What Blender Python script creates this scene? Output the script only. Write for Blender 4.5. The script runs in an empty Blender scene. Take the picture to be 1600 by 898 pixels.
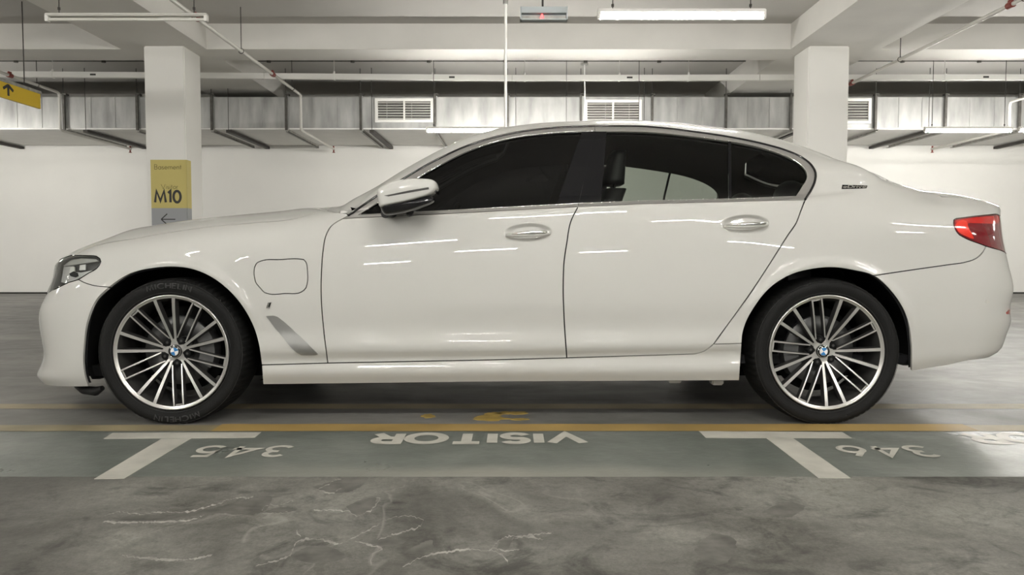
import bpy, bmesh, math, random
import numpy as np
from mathutils import Vector, Matrix
from mathutils.geometry import delaunay_2d_cdt

# ================================================================ camera, world, exposure
SC = bpy.context.scene
COL = SC.collection
cam_d = bpy.data.cameras.new('camera'); cam = bpy.data.objects.new('camera', cam_d); COL.objects.link(cam)
cam_d.sensor_width = 36; cam_d.lens = 27.0; cam_d.clip_start = .05; cam_d.clip_end = 200
cam.location = (0, 0, .788); cam.rotation_euler = (math.pi/2 - math.atan(57/1200), 0, 0)
SC.camera = cam
w = bpy.data.worlds.new('world'); SC.world = w; w.use_nodes = True
w.node_tree.nodes['Background'].inputs[0].default_value = (.9, .93, 1, 1)
w.node_tree.nodes['Background'].inputs[1].default_value = .05
SC.view_settings.view_transform = 'Standard'; SC.view_settings.look = 'None'
SC.view_settings.exposure = 0.45; SC.view_settings.gamma = 1.0
SC.view_settings.use_curve_mapping = False
try:
    SC.cycles.max_bounces = 10; SC.cycles.diffuse_bounces = 8; SC.cycles.glossy_bounces = 4
    SC.cycles.transparent_max_bounces = 12; SC.cycles.transmission_bounces = 6
    SC.cycles.sample_clamp_indirect = 4.0; SC.cycles.use_denoising = True
except Exception: pass
LAMP_POWER = 215.0                      # radiance of every burning fluorescent tube
# burning and dead batten lamps: (x, y, z, lit).  1.2 m battens hung in rows under the slab
LAMPS = [(1.23, 5.66, 2.50, 1), (-2.855, 5.78, 2.515, 0),
         (-.58, 10.7, 2.46, 1), (1.25, 10.7, 2.44, 1), (6.30, 10.7, 2.46, 1), (7.60, 10.7, 2.46, 1), (-8.7, 10.7, 2.46, 1), (8.6, 5.7, 2.5, 1), (-8.6, 3.2, 2.5, 1),  # the one behind the car roof is added to brighten the back wall
         (-3.6, 1.2, 2.62, 1), (.3, 1.0, 2.62, 1), (4.0, 1.2, 2.62, 1), (-8.2, -.6, 2.62, 1), (8.0, -.6, 2.62, 1),
         (-5.2, -2.4, 2.62, 1), (-1.4, -2.6, 2.62, 1), (2.3, -2.4, 2.62, 1), (6.2, -2.6, 2.62, 1),
         (-5.8, -7.2, 2.62, 1), (-.6, -7.4, 2.62, 1), (4.6, -7.2, 2.62, 1), (-3.2, -11.6, 2.62, 1), (2.2, -11.8, 2.62, 1), (7.8, -11.6, 2.62, 1),
         (12.0, 5.0, 2.5, 1), (-11.8, 5.6, 2.5, 1)]

def lin3(r, g, b):
    f = lambda c: (c/255/12.92) if c/255 <= .04045 else ((c/255+.055)/1.055)**2.4
    return (f(r), f(g), f(b), 1)

# ================================================================ materials
def mat(name, col, rough=.5, metal=0., coat=0., coat_rough=.03, noise=0., nscale=8., bump=0., bscale=60., spec=.5, emit=None, estr=0., stretch=None):
    m = bpy.data.materials.new(name); m.use_nodes = True
    nt = m.node_tree; b = nt.nodes['Principled BSDF']
    b.inputs['Base Color'].default_value = col
    b.inputs['Roughness'].default_value = rough; b.inputs['Metallic'].default_value = metal
    b.inputs['Coat Weight'].default_value = coat; b.inputs['Coat Roughness'].default_value = coat_rough
    b.inputs['Specular IOR Level'].default_value = spec
    if emit: b.inputs['Emission Color'].default_value = emit; b.inputs['Emission Strength'].default_value = estr
    if noise or bump:
        tc = nt.nodes.new('ShaderNodeTexCoord'); mp = nt.nodes.new('ShaderNodeMapping')
        nt.links.new(tc.outputs['Object'], mp.inputs['Vector'])
        if stretch: mp.inputs['Scale'].default_value = stretch
    if noise:
        n = nt.nodes.new('ShaderNodeTexNoise'); n.inputs['Scale'].default_value = nscale; n.inputs['Detail'].default_value = 6
        nt.links.new(mp.outputs[0], n.inputs['Vector'])
        r = nt.nodes.new('ShaderNodeValToRGB')
        r.color_ramp.elements[0].position = .3; r.color_ramp.elements[1].position = .7
        r.color_ramp.elements[0].color = tuple(c*(1-noise) for c in col[:3])+(1,)
        r.color_ramp.elements[1].color = tuple(min(1, c*(1+noise)) for c in col[:3])+(1,)
        nt.links.new(n.outputs['Fac'], r.inputs[0]); nt.links.new(r.outputs[0], b.inputs['Base Color'])
    if bump:
        n2 = nt.nodes.new('ShaderNodeTexNoise'); n2.inputs['Scale'].default_value = bscale; n2.inputs['Detail'].default_value = 4
        nt.links.new(mp.outputs[0], n2.inputs['Vector'])
        bp = nt.nodes.new('ShaderNodeBump'); bp.inputs['Strength'].default_value = bump; bp.inputs['Distance'].default_value = .01
        nt.links.new(n2.outputs['Fac'], bp.inputs['Height']); nt.links.new(bp.outputs[0], b.inputs['Normal'])
    return m
def glass_mat(name, tint, rough=0.0):
    m = bpy.data.materials.new(name); m.use_nodes = True; nt = m.node_tree
    for n in list(nt.nodes): nt.nodes.remove(n)
    o = nt.nodes.new('ShaderNodeOutputMaterial'); t = nt.nodes.new('ShaderNodeBsdfTransparent'); t.inputs[0].default_value = tint
    g = nt.nodes.new('ShaderNodeBsdfGlossy'); g.inputs['Roughness'].default_value = rough; g.inputs[0].default_value = (1, 1, 1, 1)
    f = nt.nodes.new('ShaderNodeFresnel'); f.inputs[0].default_value = 1.36
    mx = nt.nodes.new('ShaderNodeMixShader')
    nt.links.new(f.outputs[0], mx.inputs[0]); nt.links.new(t.outputs[0], mx.inputs[1]); nt.links.new(g.outputs[0], mx.inputs[2])
    nt.links.new(mx.outputs[0], o.inputs[0]); return m

M = {}
M['paint'] = mat('pearl_white_paint', (.535, .53, .50, 1), .55, coat=.85, coat_rough=.015, spec=.12)
M['black'] = mat('black_plastic', (.012, .012, .012, 1), .55)
M['gloss_black'] = mat('gloss_black', (.008, .008, .009, 1), .08)
M['pillar_black'] = mat('pillar_black', (.007, .007, .008, 1), .06, spec=.22)
M['void'] = mat('black_underbody', (.006, .006, .006, 1), .85, spec=.2)
M['satin'] = mat('satin_aluminium', (.40, .39, .37, 1), .34, metal=.6)
M['chrome'] = mat('chrome', (.85, .85, .84, 1), .06, metal=1)
M['vent'] = mat('brushed_silver', (.36, .36, .345, 1), .42, metal=.75)
M['rubber'] = mat('tyre_rubber', (.0075, .0075, .0072, 1), .72, bump=.2, bscale=220, spec=.22)
M['rubber_mark'] = mat('raised_rubber', (.03, .03, .029, 1), .5, spec=.3)
M['rim'] = mat('machined_rim', (.66, .65, .62, 1), .30, metal=.85)
M['rim_dark'] = mat('graphite_rim', (.075, .073, .07, 1), .38, metal=.6)
M['steel'] = mat('brake_steel', (.11, .11, .108, 1), .45, metal=.7)
M['caliper'] = mat('cast_grey', (.12, .12, .118, 1), .5, metal=.4)
M['glass_front'] = glass_mat('dark_tint_glass', (.035, .037, .04, 1))
M['glass_rear'] = glass_mat('tinted_glass', (.48, .51, .48, 1))
M['glass_screen'] = glass_mat('screen_glass', (.42, .45, .44, 1))
M['lens'] = glass_mat('clear_lens', (.86, .88, .88, 1))
M['seat'] = mat('black_leather', (.012, .012, .014, 1), .5)
M['liner'] = mat('dark_headliner', (.014, .014, .016, 1), .85)
M['red'] = mat('red_lens', (.50, .012, .008, 1), .12, coat=1)
M['red_dark'] = mat('dark_red_lens', (.16, .008, .012, 1), .10, coat=1)
M['red_bright'] = mat('bright_red_lens', (.78, .028, .012, 1), .15, coat=1)
M['lamp_grey'] = mat('lamp_reflector', (.55, .54, .52, 1), .35, metal=.2)
M['far_wall'] = mat('darkened_wall', (.10, .098, .092, 1), .8)  # dark colour stands in for shade, so the car windows reflect little
M['lamp_band'] = mat('lamp_upper_band', (.42, .41, .38, 1), .4)
M['lamp_body'] = mat('lamp_body', (.05, .048, .045, 1), .3)
M['blue'] = mat('blue_enamel', (.03, .19, .46, 1), .2, coat=1)
M['white_enamel'] = mat('white_enamel', (.8, .8, .8, 1), .2, coat=1)
M['wall'] = mat('white_painted_wall', (.84, .83, .79, 1), .75, noise=.02, nscale=1.2, bump=.06, bscale=14)
M['beam'] = mat('painted_concrete', (.70, .685, .645, 1), .8, noise=.05, nscale=1.6, bump=.08, bscale=10)
M['slab'] = mat('grey_painted_slab', (.49, .475, .445, 1), .85, noise=.05, nscale=1.2)
M['galv'] = mat('galvanised_duct', (.40, .40, .385, 1), .40, metal=.55, noise=.28, nscale=2.6, bump=.12, bscale=5, stretch=(2.2, 1, .5))
M['galv_dark'] = mat('dark_galvanised_channel', (.10, .095, .085, 1), .5, metal=.5, noise=.3, nscale=12)
M['galv_light'] = mat('light_channel', (.36, .355, .33, 1), .5, metal=.5, noise=.3, nscale=14)
M['board'] = mat('white_duct_board', (.80, .79, .76, 1), .7, noise=.03, nscale=4)
M['dark_steel'] = mat('dark_steel', (.06, .055, .05, 1), .55, metal=.5)
M['white_metal'] = mat('white_powder_coat', (.74, .73, .69, 1), .4)
M['dull_white'] = mat('dusty_white_enamel', (.50, .49, .45, 1), .5)
M['pipe'] = mat('painted_pipe', (.60, .585, .54, 1), .35)
M['coupling'] = mat('red_coupling', (.20, .03, .02, 1), .45)
M['yellow'] = mat('yellow_sign', (.58, .49, .155, 1), .5)
M['yellow_hang'] = mat('yellow_hanging_sign', (.72, .49, .02, 1), .45)
M['sign_grey'] = mat('grey_sign', (.33, .34, .35, 1), .5)
M['ink'] = mat('sign_ink', (.035, .033, .03, 1), .6)
M['ink_soft'] = mat('sign_ink_soft', (.16, .13, .04, 1), .6)
M['tube'] = mat('lit_tube', (1, 1, 1, 1), .4, emit=(1, .975, .925, 1), estr=LAMP_POWER)
M['tube_off'] = mat('dead_tube', (.62, .61, .56, 1), .3)
M['blue_grey'] = mat('pale_blue_box', (.42, .46, .47, 1), .4)
M['led'] = mat('red_led', (.8, .05, .05, 1), .3, emit=(1, .12, .12, 1), estr=2.2)

# ================================================================ small builders
def tag(o, label=None, cat=None, group=None, kind=None):
    if label: o['label'] = label
    if cat: o['category'] = cat
    if group: o['group'] = group
    if kind: o['kind'] = kind
    return o
def empty(name, loc=(0, 0, 0), **k):
    o = bpy.data.objects.new(name, None); COL.objects.link(o); o.location = loc; o.empty_display_size = .1
    return tag(o, **k)
def link(name, me, parent=None, **k):
    o = bpy.data.objects.new(name, me); COL.objects.link(o)
    if parent is not None:
        o.parent = parent
        # geometry is given in world coordinates
        p = parent; off = Vector((0, 0, 0))
        while p is not None: off += p.location; p = p.parent
        o.location = -off
    return tag(o, **k)
def recentre(o, c):
    c = Vector(c)
    off = Vector((0, 0, 0)); p = o.parent
    while p is not None: off += p.location; p = p.parent
    cur = off + o.location
    o.data.transform(Matrix.Translation(cur - c)); o.location = c - off
class MB:
    def __init__(s): s.v = []; s.f = []; s.m = []; s.sm = []
    def add(s, vs, fs, mi=0, smooth=False):
        n = len(s.v); s.v += [tuple(map(float, p)) for p in vs]
        for f in fs: s.f.append([i+n for i in f]); s.m.append(mi); s.sm.append(smooth)
        return s
    def box(s, a, b, mi=0, bev=0.):
        x0, y0, z0 = a; x1, y1, z1 = b
        if bev:
            bm = bmesh.new(); bmesh.ops.create_cube(bm, size=1)
            for v in bm.verts: v.co = Vector(((x0+x1)/2+v.co.x*(x1-x0), (y0+y1)/2+v.co.y*(y1-y0), (z0+z1)/2+v.co.z*(z1-z0)))
            bmesh.ops.bevel(bm, geom=bm.edges[:], offset=bev, segments=2, affect='EDGES')
            bm.verts.index_update()
            s.add([v.co for v in bm.verts], [[v.index for v in f.verts] for f in bm.faces], mi); bm.free(); return s
        return s.add([(x0,y0,z0),(x1,y0,z0),(x1,y1,z0),(x0,y1,z0),(x0,y0,z1),(x1,y0,z1),(x1,y1,z1),(x0,y1,z1)],
              [(0,3,2,1),(4,5,6,7),(0,1,5,4),(1,2,6,5),(2,3,7,6),(3,0,4,7)], mi)
    def bar(s, a, b, w, h, mi=0, up=(0, 0, 1)):
        a = Vector(a); b = Vector(b); d = (b-a).normalized(); u = Vector(up)
        if abs(d.dot(u)) > .98: u = Vector((0, 1, 0))
        r = d.cross(u).normalized(); u = r.cross(d)
        vs = [p+r*(sx*w/2)+u*(sz*h/2) for p in (a, b) for sx, sz in ((-1,-1),(1,-1),(1,1),(-1,1))]
        return s.add(vs, [(0,1,2,3),(7,6,5,4),(0,4,5,1),(1,5,6,2),(2,6,7,3),(3,7,4,0)], mi)
    def tube(s, pts, r, n=10, mi=0, cap=True):
        pts = [Vector(p) for p in pts]; rs = r if isinstance(r, (list, tuple)) else [r]*len(pts)
        rings = []; prev = None
        for i, p in enumerate(pts):
            d = (pts[min(i+1, len(pts)-1)]-pts[max(i-1, 0)]).normalized()
            if prev is None:
                u = Vector((0, 0, 1)) if abs(d.z) < .9 else Vector((1, 0, 0))
                x = d.cross(u).normalized()
            else: x = (prev-d*prev.dot(d)).normalized()
            prev = x; y = d.cross(x)
            rings.append([p+(x*math.cos(t)+y*math.sin(t))*rs[i] for t in [2*math.pi*k/n for k in range(n)]])
        vs = [q for ring in rings for q in ring]; fs = []
        for i in range(len(pts)-1):
            for k in range(n): fs.append((i*n+k, i*n+(k+1)%n, (i+1)*n+(k+1)%n, (i+1)*n+k))
        s.add(vs, fs, mi, True)
        if cap: s.add(rings[0], [tuple(range(n))[::-1]], mi); s.add(rings[-1], [tuple(range(n))], mi)
        return s
    def prism(s, poly, f0, f1, mi=0, side=None):
        """poly: 2-D outline; f0/f1 map it to the front and back faces"""
        n = len(poly); A = [f0(*p) for p in poly]; B = [f1(*p) for p in poly]
        s.add(A, [tuple(range(n))], mi); s.add(B, [tuple(range(n))[::-1]], mi)
        return s.add(A+B, [(i, n+i, n+(i+1)%n, (i+1)%n) for i in range(n)], mi if side is None else side)
    def lathe(s, prof, c, n=64, mi=0, rad=None, smooth=True):
        """profile [(r, y)], axis along y through c=(x,y,z)"""
        vs = []; fs = []; k = len(prof)
        for a in range(n):
            t = 2*math.pi*a/n
            for j, (r, y) in enumerate(prof):
                rr = r+(rad(a, j) if rad else 0)
                vs.append((c[0]+rr*math.cos(t), c[1]+y, c[2]+rr*math.sin(t)))
        for a in range(n):
            for j in range(k-1):
                p, q = a*k+j, ((a+1) % n)*k+j; fs.append((p, q, q+1, p+1))
        return s.add(vs, fs, mi, smooth)
    def build(s, name, mats, parent=None, fix=True, **k):
        me = bpy.data.meshes.new(name); me.from_pydata(s.v, [], s.f)
        for mm in (mats if isinstance(mats, (list, tuple)) else [mats]): me.materials.append(mm)
        me.polygons.foreach_set('material_index', s.m); me.polygons.foreach_set('use_smooth', s.sm)
        if fix:
            bm = bmesh.new(); bm.from_mesh(me); bmesh.ops.recalc_face_normals(bm, faces=bm.faces[:]); bm.to_mesh(me); bm.free()
        me.update(); return link(name, me, parent, **k)

# stroke lettering: every glyph is a few polylines in a cell with cap height 1
def arc(cx, cy, rx, ry, a0, a1, n=14):
    return [(cx+rx*math.cos(math.radians(a0+(a1-a0)*i/n)), cy+ry*math.sin(math.radians(a0+(a1-a0)*i/n))) for i in range(n+1)]
GL = {
 'V': (.9, [[(0,1),(.45,0),(.9,1)]]), 'I': (.12, [[(.06,0),(.06,1)]]), 'T': (.75, [[(0,1),(.75,1)],[(.375,1),(.375,0)]]),
 'O': (1., [arc(.5,.5,.5,.5,0,360,28)]), 'S': (.62, [arc(.31,.74,.29,.26,20,250,14)[:-1]+arc(.31,.26,.31,.26,80,-160,14)]),
 'R': (.68, [[(0,0),(0,1),(.36,1)]+arc(.36,.74,.26,.26,90,-90)+[(0,.48)],[(.34,.48),(.66,0)]]),
 'B': (.62, [[(0,0),(0,1),(.30,1)]+arc(.30,.76,.24,.24,90,-90)+[(0,.52)],[(.30,.52)]+arc(.32,.26,.27,.26,90,-90)+[(0,0)]]),
 'M': (.95, [[(0,0),(.14,1),(.475,.12),(.81,1),(.95,0)]]), 'W': (1.1, [[(0,1),(.28,0),(.55,.9),(.82,0),(1.1,1)]]),
 'A': (.84, [[(0,0),(.42,1),(.84,0)],[(.14,.33),(.70,.33)]]), 'C': (.86, [arc(.5,.5,.5,.5,45,315,22)]),
 'H': (.66, [[(0,0),(0,1)],[(.66,0),(.66,1)],[(0,.5),(.66,.5)]]), 'E': (.52, [[(.52,1),(0,1),(0,0),(.52,0)],[(0,.52),(.46,.52)]]),
 'L': (.46, [[(0,1),(0,0),(.46,0)]]), 'N': (.70, [[(0,0),(0,1),(.70,0),(.70,1)]]), 'D': (.76, [[(0,0),(0,1),(.26,1)]+arc(.26,.5,.5,.5,90,-90)+[(0,0)]]),
 '0': (.62, [arc(.31,.5,.31,.5,0,360,28)]), '1': (.26, [[(0,.82),(.2,1),(.2,0)]]),
 '3': (.60, [arc(.29,.75,.25,.25,150,-70,14)+[(.26,.53)],[(.26,.53)]+arc(.29,.27,.30,.27,80,-150,16)]),
 '4': (.66, [[(.50,0),(.50,1),(0,.27),(.66,.27)]]), '5': (.60, [[(.54,1),(.16,1),(.08,.52)]+arc(.28,.32,.31,.32,125,-145,18)]),
 '6': (.62, [arc(.31,.31,.31,.31,0,360,24),[(.42,1),(.07,.47)]]),
 'a': (.58, [arc(.28,.29,.28,.29,0,360,20),[(.57,.58),(.57,0)]]), 's': (.36, [arc(.18,.43,.15,.14,30,240,8)+arc(.17,.15,.18,.15,70,-150,8)]),
 'e': (.58, [[(0,.30),(.57,.30)]+arc(.285,.29,.285,.29,4,315,20)]), 'm': (.84, [[(0,0),(0,.58)],arc(.21,.36,.21,.22,180,0,10)+[(.42,0)],arc(.63,.36,.21,.22,180,0,10)+[(.84,0)]]),
 'n': (.46, [[(0,0),(0,.58)],arc(.23,.35,.23,.23,180,0,10)+[(.46,0)]]), 't': (.30, [[(.15,.9),(.15,0)],[(0,.58),(.30,.58)]]),
 'i': (.06, [[(.03,0),(.03,.58)],[(.03,.76),(.03,.86)]]), 'o': (.58, [arc(.29,.29,.29,.29,0,360,20)]),
 'r': (.26, [[(0,0),(0,.58)],arc(.20,.34,.20,.24,180,70,6)]), 'v': (.48, [[(0,.58),(.24,0),(.48,.58)]]), ' ': (.3, []),
}
def ribbon(pl, t):
    out = []; n = len(pl); closed = n > 3 and math.hypot(pl[0][0]-pl[-1][0], pl[0][1]-pl[-1][1]) < 1e-6
    L = []; Rr = []
    for i in range(n):
        a = pl[i-1] if i else (pl[-2] if closed else pl[0]); b = pl[i]; c = pl[i+1] if i < n-1 else (pl[1] if closed else pl[-1])
        d1 = (b[0]-a[0], b[1]-a[1]); d2 = (c[0]-b[0], c[1]-b[1])
        l1 = math.hypot(*d1) or None; l2 = math.hypot(*d2) or None
        d1 = (d1[0]/l1, d1[1]/l1) if l1 else None; d2 = (d2[0]/l2, d2[1]/l2) if l2 else None
        d1 = d1 or d2; d2 = d2 or d1
        nx, ny = -(d1[1]+d2[1]), d1[0]+d2[0]; k = math.hypot(nx, ny) or 1; nx /= k; ny /= k
        cs = max(.45, nx*-d1[1]+ny*d1[0]); o = t/2/cs
        L.append((b[0]+nx*o, b[1]+ny*o)); Rr.append((b[0]-nx*o, b[1]-ny*o))
    for i in range(n-1): out.append([L[i], L[i+1], Rr[i+1], Rr[i]])
    return out
def lettering(mb, text, f, t=.16, gap=.22, mi=0, wide=1., sub=1, lift=(0, 0, 0)):
    """adds ribbon letters; f maps (x, y) in cap-height units to a 3-D point; returns width"""
    x = 0; quads = []
    for ch in text:
        wd, pls = GL[ch]
        for k_, pl in enumerate(pls):
            if sub > 1:
                q = []
                for a, b in zip(pl[:-1], pl[1:]): q += [(a[0]+(b[0]-a[0])*k/sub, a[1]+(b[1]-a[1])*k/sub) for k in range(sub)]
                pl = q+[pl[-1]]
            for q in ribbon([(p[0]*wide, p[1]) for p in pl], t): quads.append((k_+.45*(len(quads) % 2), [(a+x, b) for a, b in q]))
        x += wd*wide+gap
    x -= gap
    for k_, q in quads: mb.add([tuple(c+k_*l for c, l in zip(f(a, b, x), lift)) for a, b in q], [(0, 1, 2, 3)], mi)
    return x
# ---------------------------------------------------------------- car body surface
TH=math.atan(57/1200); CT,ST=math.cos(TH),math.sin(TH); CAMZ=0.788; FPX=1200.0
YC=4.394                                # centre plane of the car, metres from the camera
def proj(P):
    P=np.asarray(P,float); Y=P[...,1]; Z=P[...,2]-CAMZ
    d=Y*CT-Z*ST; up=Y*ST+Z*CT
    return 800+FPX*P[...,0]/d, 449-FPX*up/d
def at_Y(px,py,Y):                      # photograph pixel -> point on the plane at depth Y
    a=(px-800)/FPX; b=(449-py)/FPX
    # ray: F + a*R + b*U
    ry=CT+b*ST; rz=-ST+b*CT; t=Y/ry
    return np.array([a*t,Y,CAMZ+rz*t])
def at_Z(px,py,Z):
    a=(px-800)/FPX; b=(449-py)/FPX
    ry=CT+b*ST; rz=-ST+b*CT; t=(Z-CAMZ)/rz
    return np.array([a*t,ry*t,Z])
def hermite(xs,ys,q):                   # smooth curve through knots, linear past the ends
    xs=np.asarray(xs,float); ys=np.asarray(ys,float); q=np.asarray(q,float)
    s=np.diff(ys,axis=0)/np.diff(xs).reshape((-1,)+(1,)*(ys.ndim-1))
    m=np.zeros_like(ys); m[0]=s[0]; m[-1]=s[-1]
    h=np.diff(xs)
    w0=(h[1:]/(h[1:]+h[:-1])).reshape((-1,)+(1,)*(ys.ndim-1))
    m[1:-1]=w0*s[:-1]+(1-w0)*s[1:]
    i=np.clip(np.searchsorted(xs,q)-1,0,len(xs)-2)
    sh=(-1,)+(1,)*(ys.ndim-1)
    t=((q-xs[i])/h[i]); tc=np.clip(t,0,1).reshape(sh); H=h[i].reshape(sh)
    t2=tc*tc;t3=t2*tc
    r=(2*t3-3*t2+1)*ys[i]+(t3-2*t2+tc)*H*m[i]+(-2*t3+3*t2)*ys[i+1]+(t3-t2)*H*m[i+1]
    ex=(t.reshape(sh)-tc)*H
    return r+ex*np.where(t.reshape(sh)<0,m[0],m[-1])
def knots(tab,q,col):
    return hermite([k[0] for k in tab],[k[col] for k in tab],np.atleast_1d(q))
def lin(tab,q): return np.interp(q,[k[0] for k in tab],[k[1] for k in tab])
# row tables: (px, py, half width)
R=[
 [(150,603,.835),(410,601,.868),(780,596.2,.870),(1155,594.4,.872),(1424,579.6,.87),(1480,570,.85)],
 [(150,589,.858),(410,581,.903),(780,577,.905),(1155,575,.905),(1424,565,.895),(1480,556,.875)],
 [(150,573,.872),(410,565,.898),(780,560,.896),(1155,553,.898),(1424,548,.905),(1480,537,.885)],
 [(150,552,.882),(410,549,.920),(780,545,.924),(1155,538,.922),(1424,522,.918),(1480,512,.897)],
 [(150,522,.884),(410,518,.917),(780,515,.915),(1155,512,.918),(1424,500,.922),(1480,490,.902)],
 [(150,475,.880),(270,466,.924),(410,474,.929),(780,474,.931),(1155,472,.932),(1290,462,.934),(1424,462,.927),(1480,455,.905)],
 [(150,434,.862),(270,412,.915),(410,418,.924),(780,412,.930),(1155,405,.930),(1290,400,.930),(1424,405,.917),(1480,402,.900)],
 [(150,408,.832),(270,390,.893),(350,384,.906),(505,377,.913),(800,369,.920),(1130,352,.918),(1290,348,.914),(1412,346,.905),(1480,347,.885)],
 [(150,394,.795),(270,375,.858),(410,361,.880),(540,353,.896),(800,346,.909),(1130,331,.909),(1290,325,.900),(1412,324,.868),(1480,327,.835)],
 [(150,384,.745),(214,372,.775),(307,357,.800),(400,347.8,.822),(453,344,.838),(500,341,.858),(560,338.5,.878),(800,328.2,.890),(1000,318.8,.892),(1200,313,.890),(1258,311,.882),(1340,303,.850),(1413,304,.795),(1480,316.5,.745)],
]
SIL=[(113,398),(144,383),(171,371),(198,361.6),(224.5,354.4),(254,350),(318,341),(400,333),(469.5,326),(507,323.5),(532,322),(584,292.8),(635,261),(688.6,231.6),(734,212),(800,197),(867,190.5),(933.6,188),(1013.8,188.5),(1134,200),(1200,212.5),(1236,222.5),(1280,237),(1324,254.8),(1373.7,274.9),(1413.8,290.9),(1453.8,302),(1494,308.3),(1550,314.4),(1562,322)]
SEAMT=[(500,338),(520,335),(544,334),(584,309.6),(635,277),(688.6,247),(734,227),(800,208.8),(867,200),(928,197.4),(1013.8,198.7),(1094,208),(1142,214.7),(1200,227.2),(1226.7,235.5),(1253.4,248),(1275,262),(1300,273),(1340,284),(1413,298),(1480,311)]
def wglass(dz): return .874-.52*dz-.25*dz*dz
def row_point(tab,X,zw=None):
    px=800+FPX*X/3.55
    for _ in range(4):
        py=knots(tab,px,1); w=knots(tab,px,2)
        P=at_Y(px,py[0],YC-w[0]); 
        px=px+(X-P[0])*FPX/3.6
    return np.array([X,YC-w[0],P[2]])
COR=[0,0,0,0,0,.5,-.1,.3,1.2,-3,1.2,2.5,1.8,2.8,1.6,2.8,2,1.6,1.6,3.2,2.4,2.4,1.2,.5,-1,0,0,0,-2,-2]
def cor(px): return float(np.interp(px,[s[0] for s in SIL],COR)) if len(COR) else 0.
def sil_point(X,w,off=0.):
    px=800+FPX*X/(YC-w)
    for _ in range(4):
        py=float(np.interp(px,[s[0] for s in SIL],[s[1] for s in SIL]))+off+cor(px)
        P=at_Y(px,py,YC-w); px=px+(X-P[0])*FPX/3.8
    return np.array([X,YC-w,P[2]])
def seam_point(X):
    w=.7
    px=800+FPX*X/(YC-w)
    for _ in range(8):
        py=float(np.interp(px,[s[0] for s in SEAMT],[s[1] for s in SEAMT]))
        P=at_Y(px,py,YC-w); w=.5*w+.5*wglass(max(P[2]-.985,0)); px=px+(X-P[0])*FPX/3.8
    return np.array([X,YC-w,P[2]])
ZC=[(-2.42,.72),(-2.3,.785),(-2.1,.868),(-1.9,.908),(-1.75,.930),(-1.5,.957),(-1.28,.982),(-1.06,1.002),(-.94,1.008),(-.86,1.03),(-.76,1.085),(-.61,1.185),(-.45,1.283),(-.3,1.357),(-.1,1.421),(.1,1.458),(.35,1.48),(.65,1.486),(.9,1.475),(1.1,1.452),(1.3,1.412),(1.5,1.345),(1.74,1.235),(1.9,1.165),(2.05,1.11),(2.15,1.085),(2.3,1.068),(2.52,1.04)]
W13=[(-2.1,.40),(-1.0,.42),(-.92,.55),(-.80,.76),(-.6,.705),(-.35,.655),(0,.60),(.3,.565),(.7,.56),(1.1,.575),(1.3,.595),(1.55,.62),(1.8,.64),(2.0,.61),(2.2,.50)]
W14=[(-2.1,.20),(-1.0,.22),(-.85,.38),(0,.38),(1.0,.36),(1.6,.36),(2.2,.25)]
SX=[-1.90,-1.76,-1.6,-1.45,-1.3,-1.15,-1.02,-.92,-.84,-.76,-.66,-.54,-.42,-.3,-.15,0,.18,.38,.6,.8,.98,1.12,1.24,1.34,1.44,1.54,1.64,1.76,1.88,2.0]
def blend(a,b,t): return a+(b-a)*t
ROWS=16
def station(X):
    pts=[row_point(t,X) for t in R]      # 0..9
    p9=pts[9]
    # hood / deck version of rows 10..15
    def deck(X):
        s=sil_point(X,.50); z15=max(lin(ZC,X),s[2]+.004); out=[]
        w9=YC-p9[1]; z9=p9[2]
        for k,fw in zip(range(10,16),(.90,.77,.62,.44,.22,0)):
            w=w9*fw
            if w>.5:
                t=(w9-w)/(w9-.5); z=z9+(s[2]-z9)*(1-(1-t)**1.9)
            else:
                t=(.5-w)/.5; z=s[2]+(z15-s[2])*(2*t-t*t)
            out.append(np.array([X,YC-w,z]))
        return out
    def cabin(X):
        p12=seam_point(X)
        b=p9[2]+.018; p10=np.array([X,YC-min(wglass(b-.985),YC-p9[1]-.006),b])
        z11=.5*(b+p12[2]); p11=np.array([X,YC-wglass(max(z11-.985,0)),z11])
        w13=lin(W13,X); off=2.0 if .2<X<1.1 else .6
        p13=sil_point(X,w13,off)
        z15=lin(ZC,X)-cor(800+FPX*X/3.9)*.0032; w14=lin(W14,X)
        p14=np.array([X,YC-w14,z15-.013]); 
        if p14[2]<p13[2]+.003 and -.3<X<1.35: p14[2]=p13[2]+.003
        return [p10,p11,p12,p13,p14,np.array([X,YC,z15])]
    if X<=-1.0: f=0
    elif X<-.78: f=(X+1.0)/.22
    elif X<1.60: f=1
    elif X<2.0: f=1-(X-1.60)/.40; f=f*f*(3-2*f)
    else: f=0
    if f<=0: up=deck(X)
    elif f>=1: up=cabin(X)
    else:
        a=deck(X); b=cabin(X); up=[blend(a[i],b[i],f) for i in range(6)]
    if X>1.45:
        for i,p in enumerate(up[:-1]):
            w=YC-p[1]; zm=sil_point(X,w)[2]-.0008; t=min(1,(X-1.45)/.15)
            z=min(p[2],zm)
            if i==3 and X<1.95: z=zm-.006*max(0,min(1,(X-1.5)*8))*max(0,min(1,(1.8-X)*8))*0
            if i==2 and X<1.95: z=max(z,zm-.012)
            p[2]+=t*(z-p[2])
    return pts+up
mid=np.array([station(X) for X in SX])           # [n,16,3]
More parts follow.
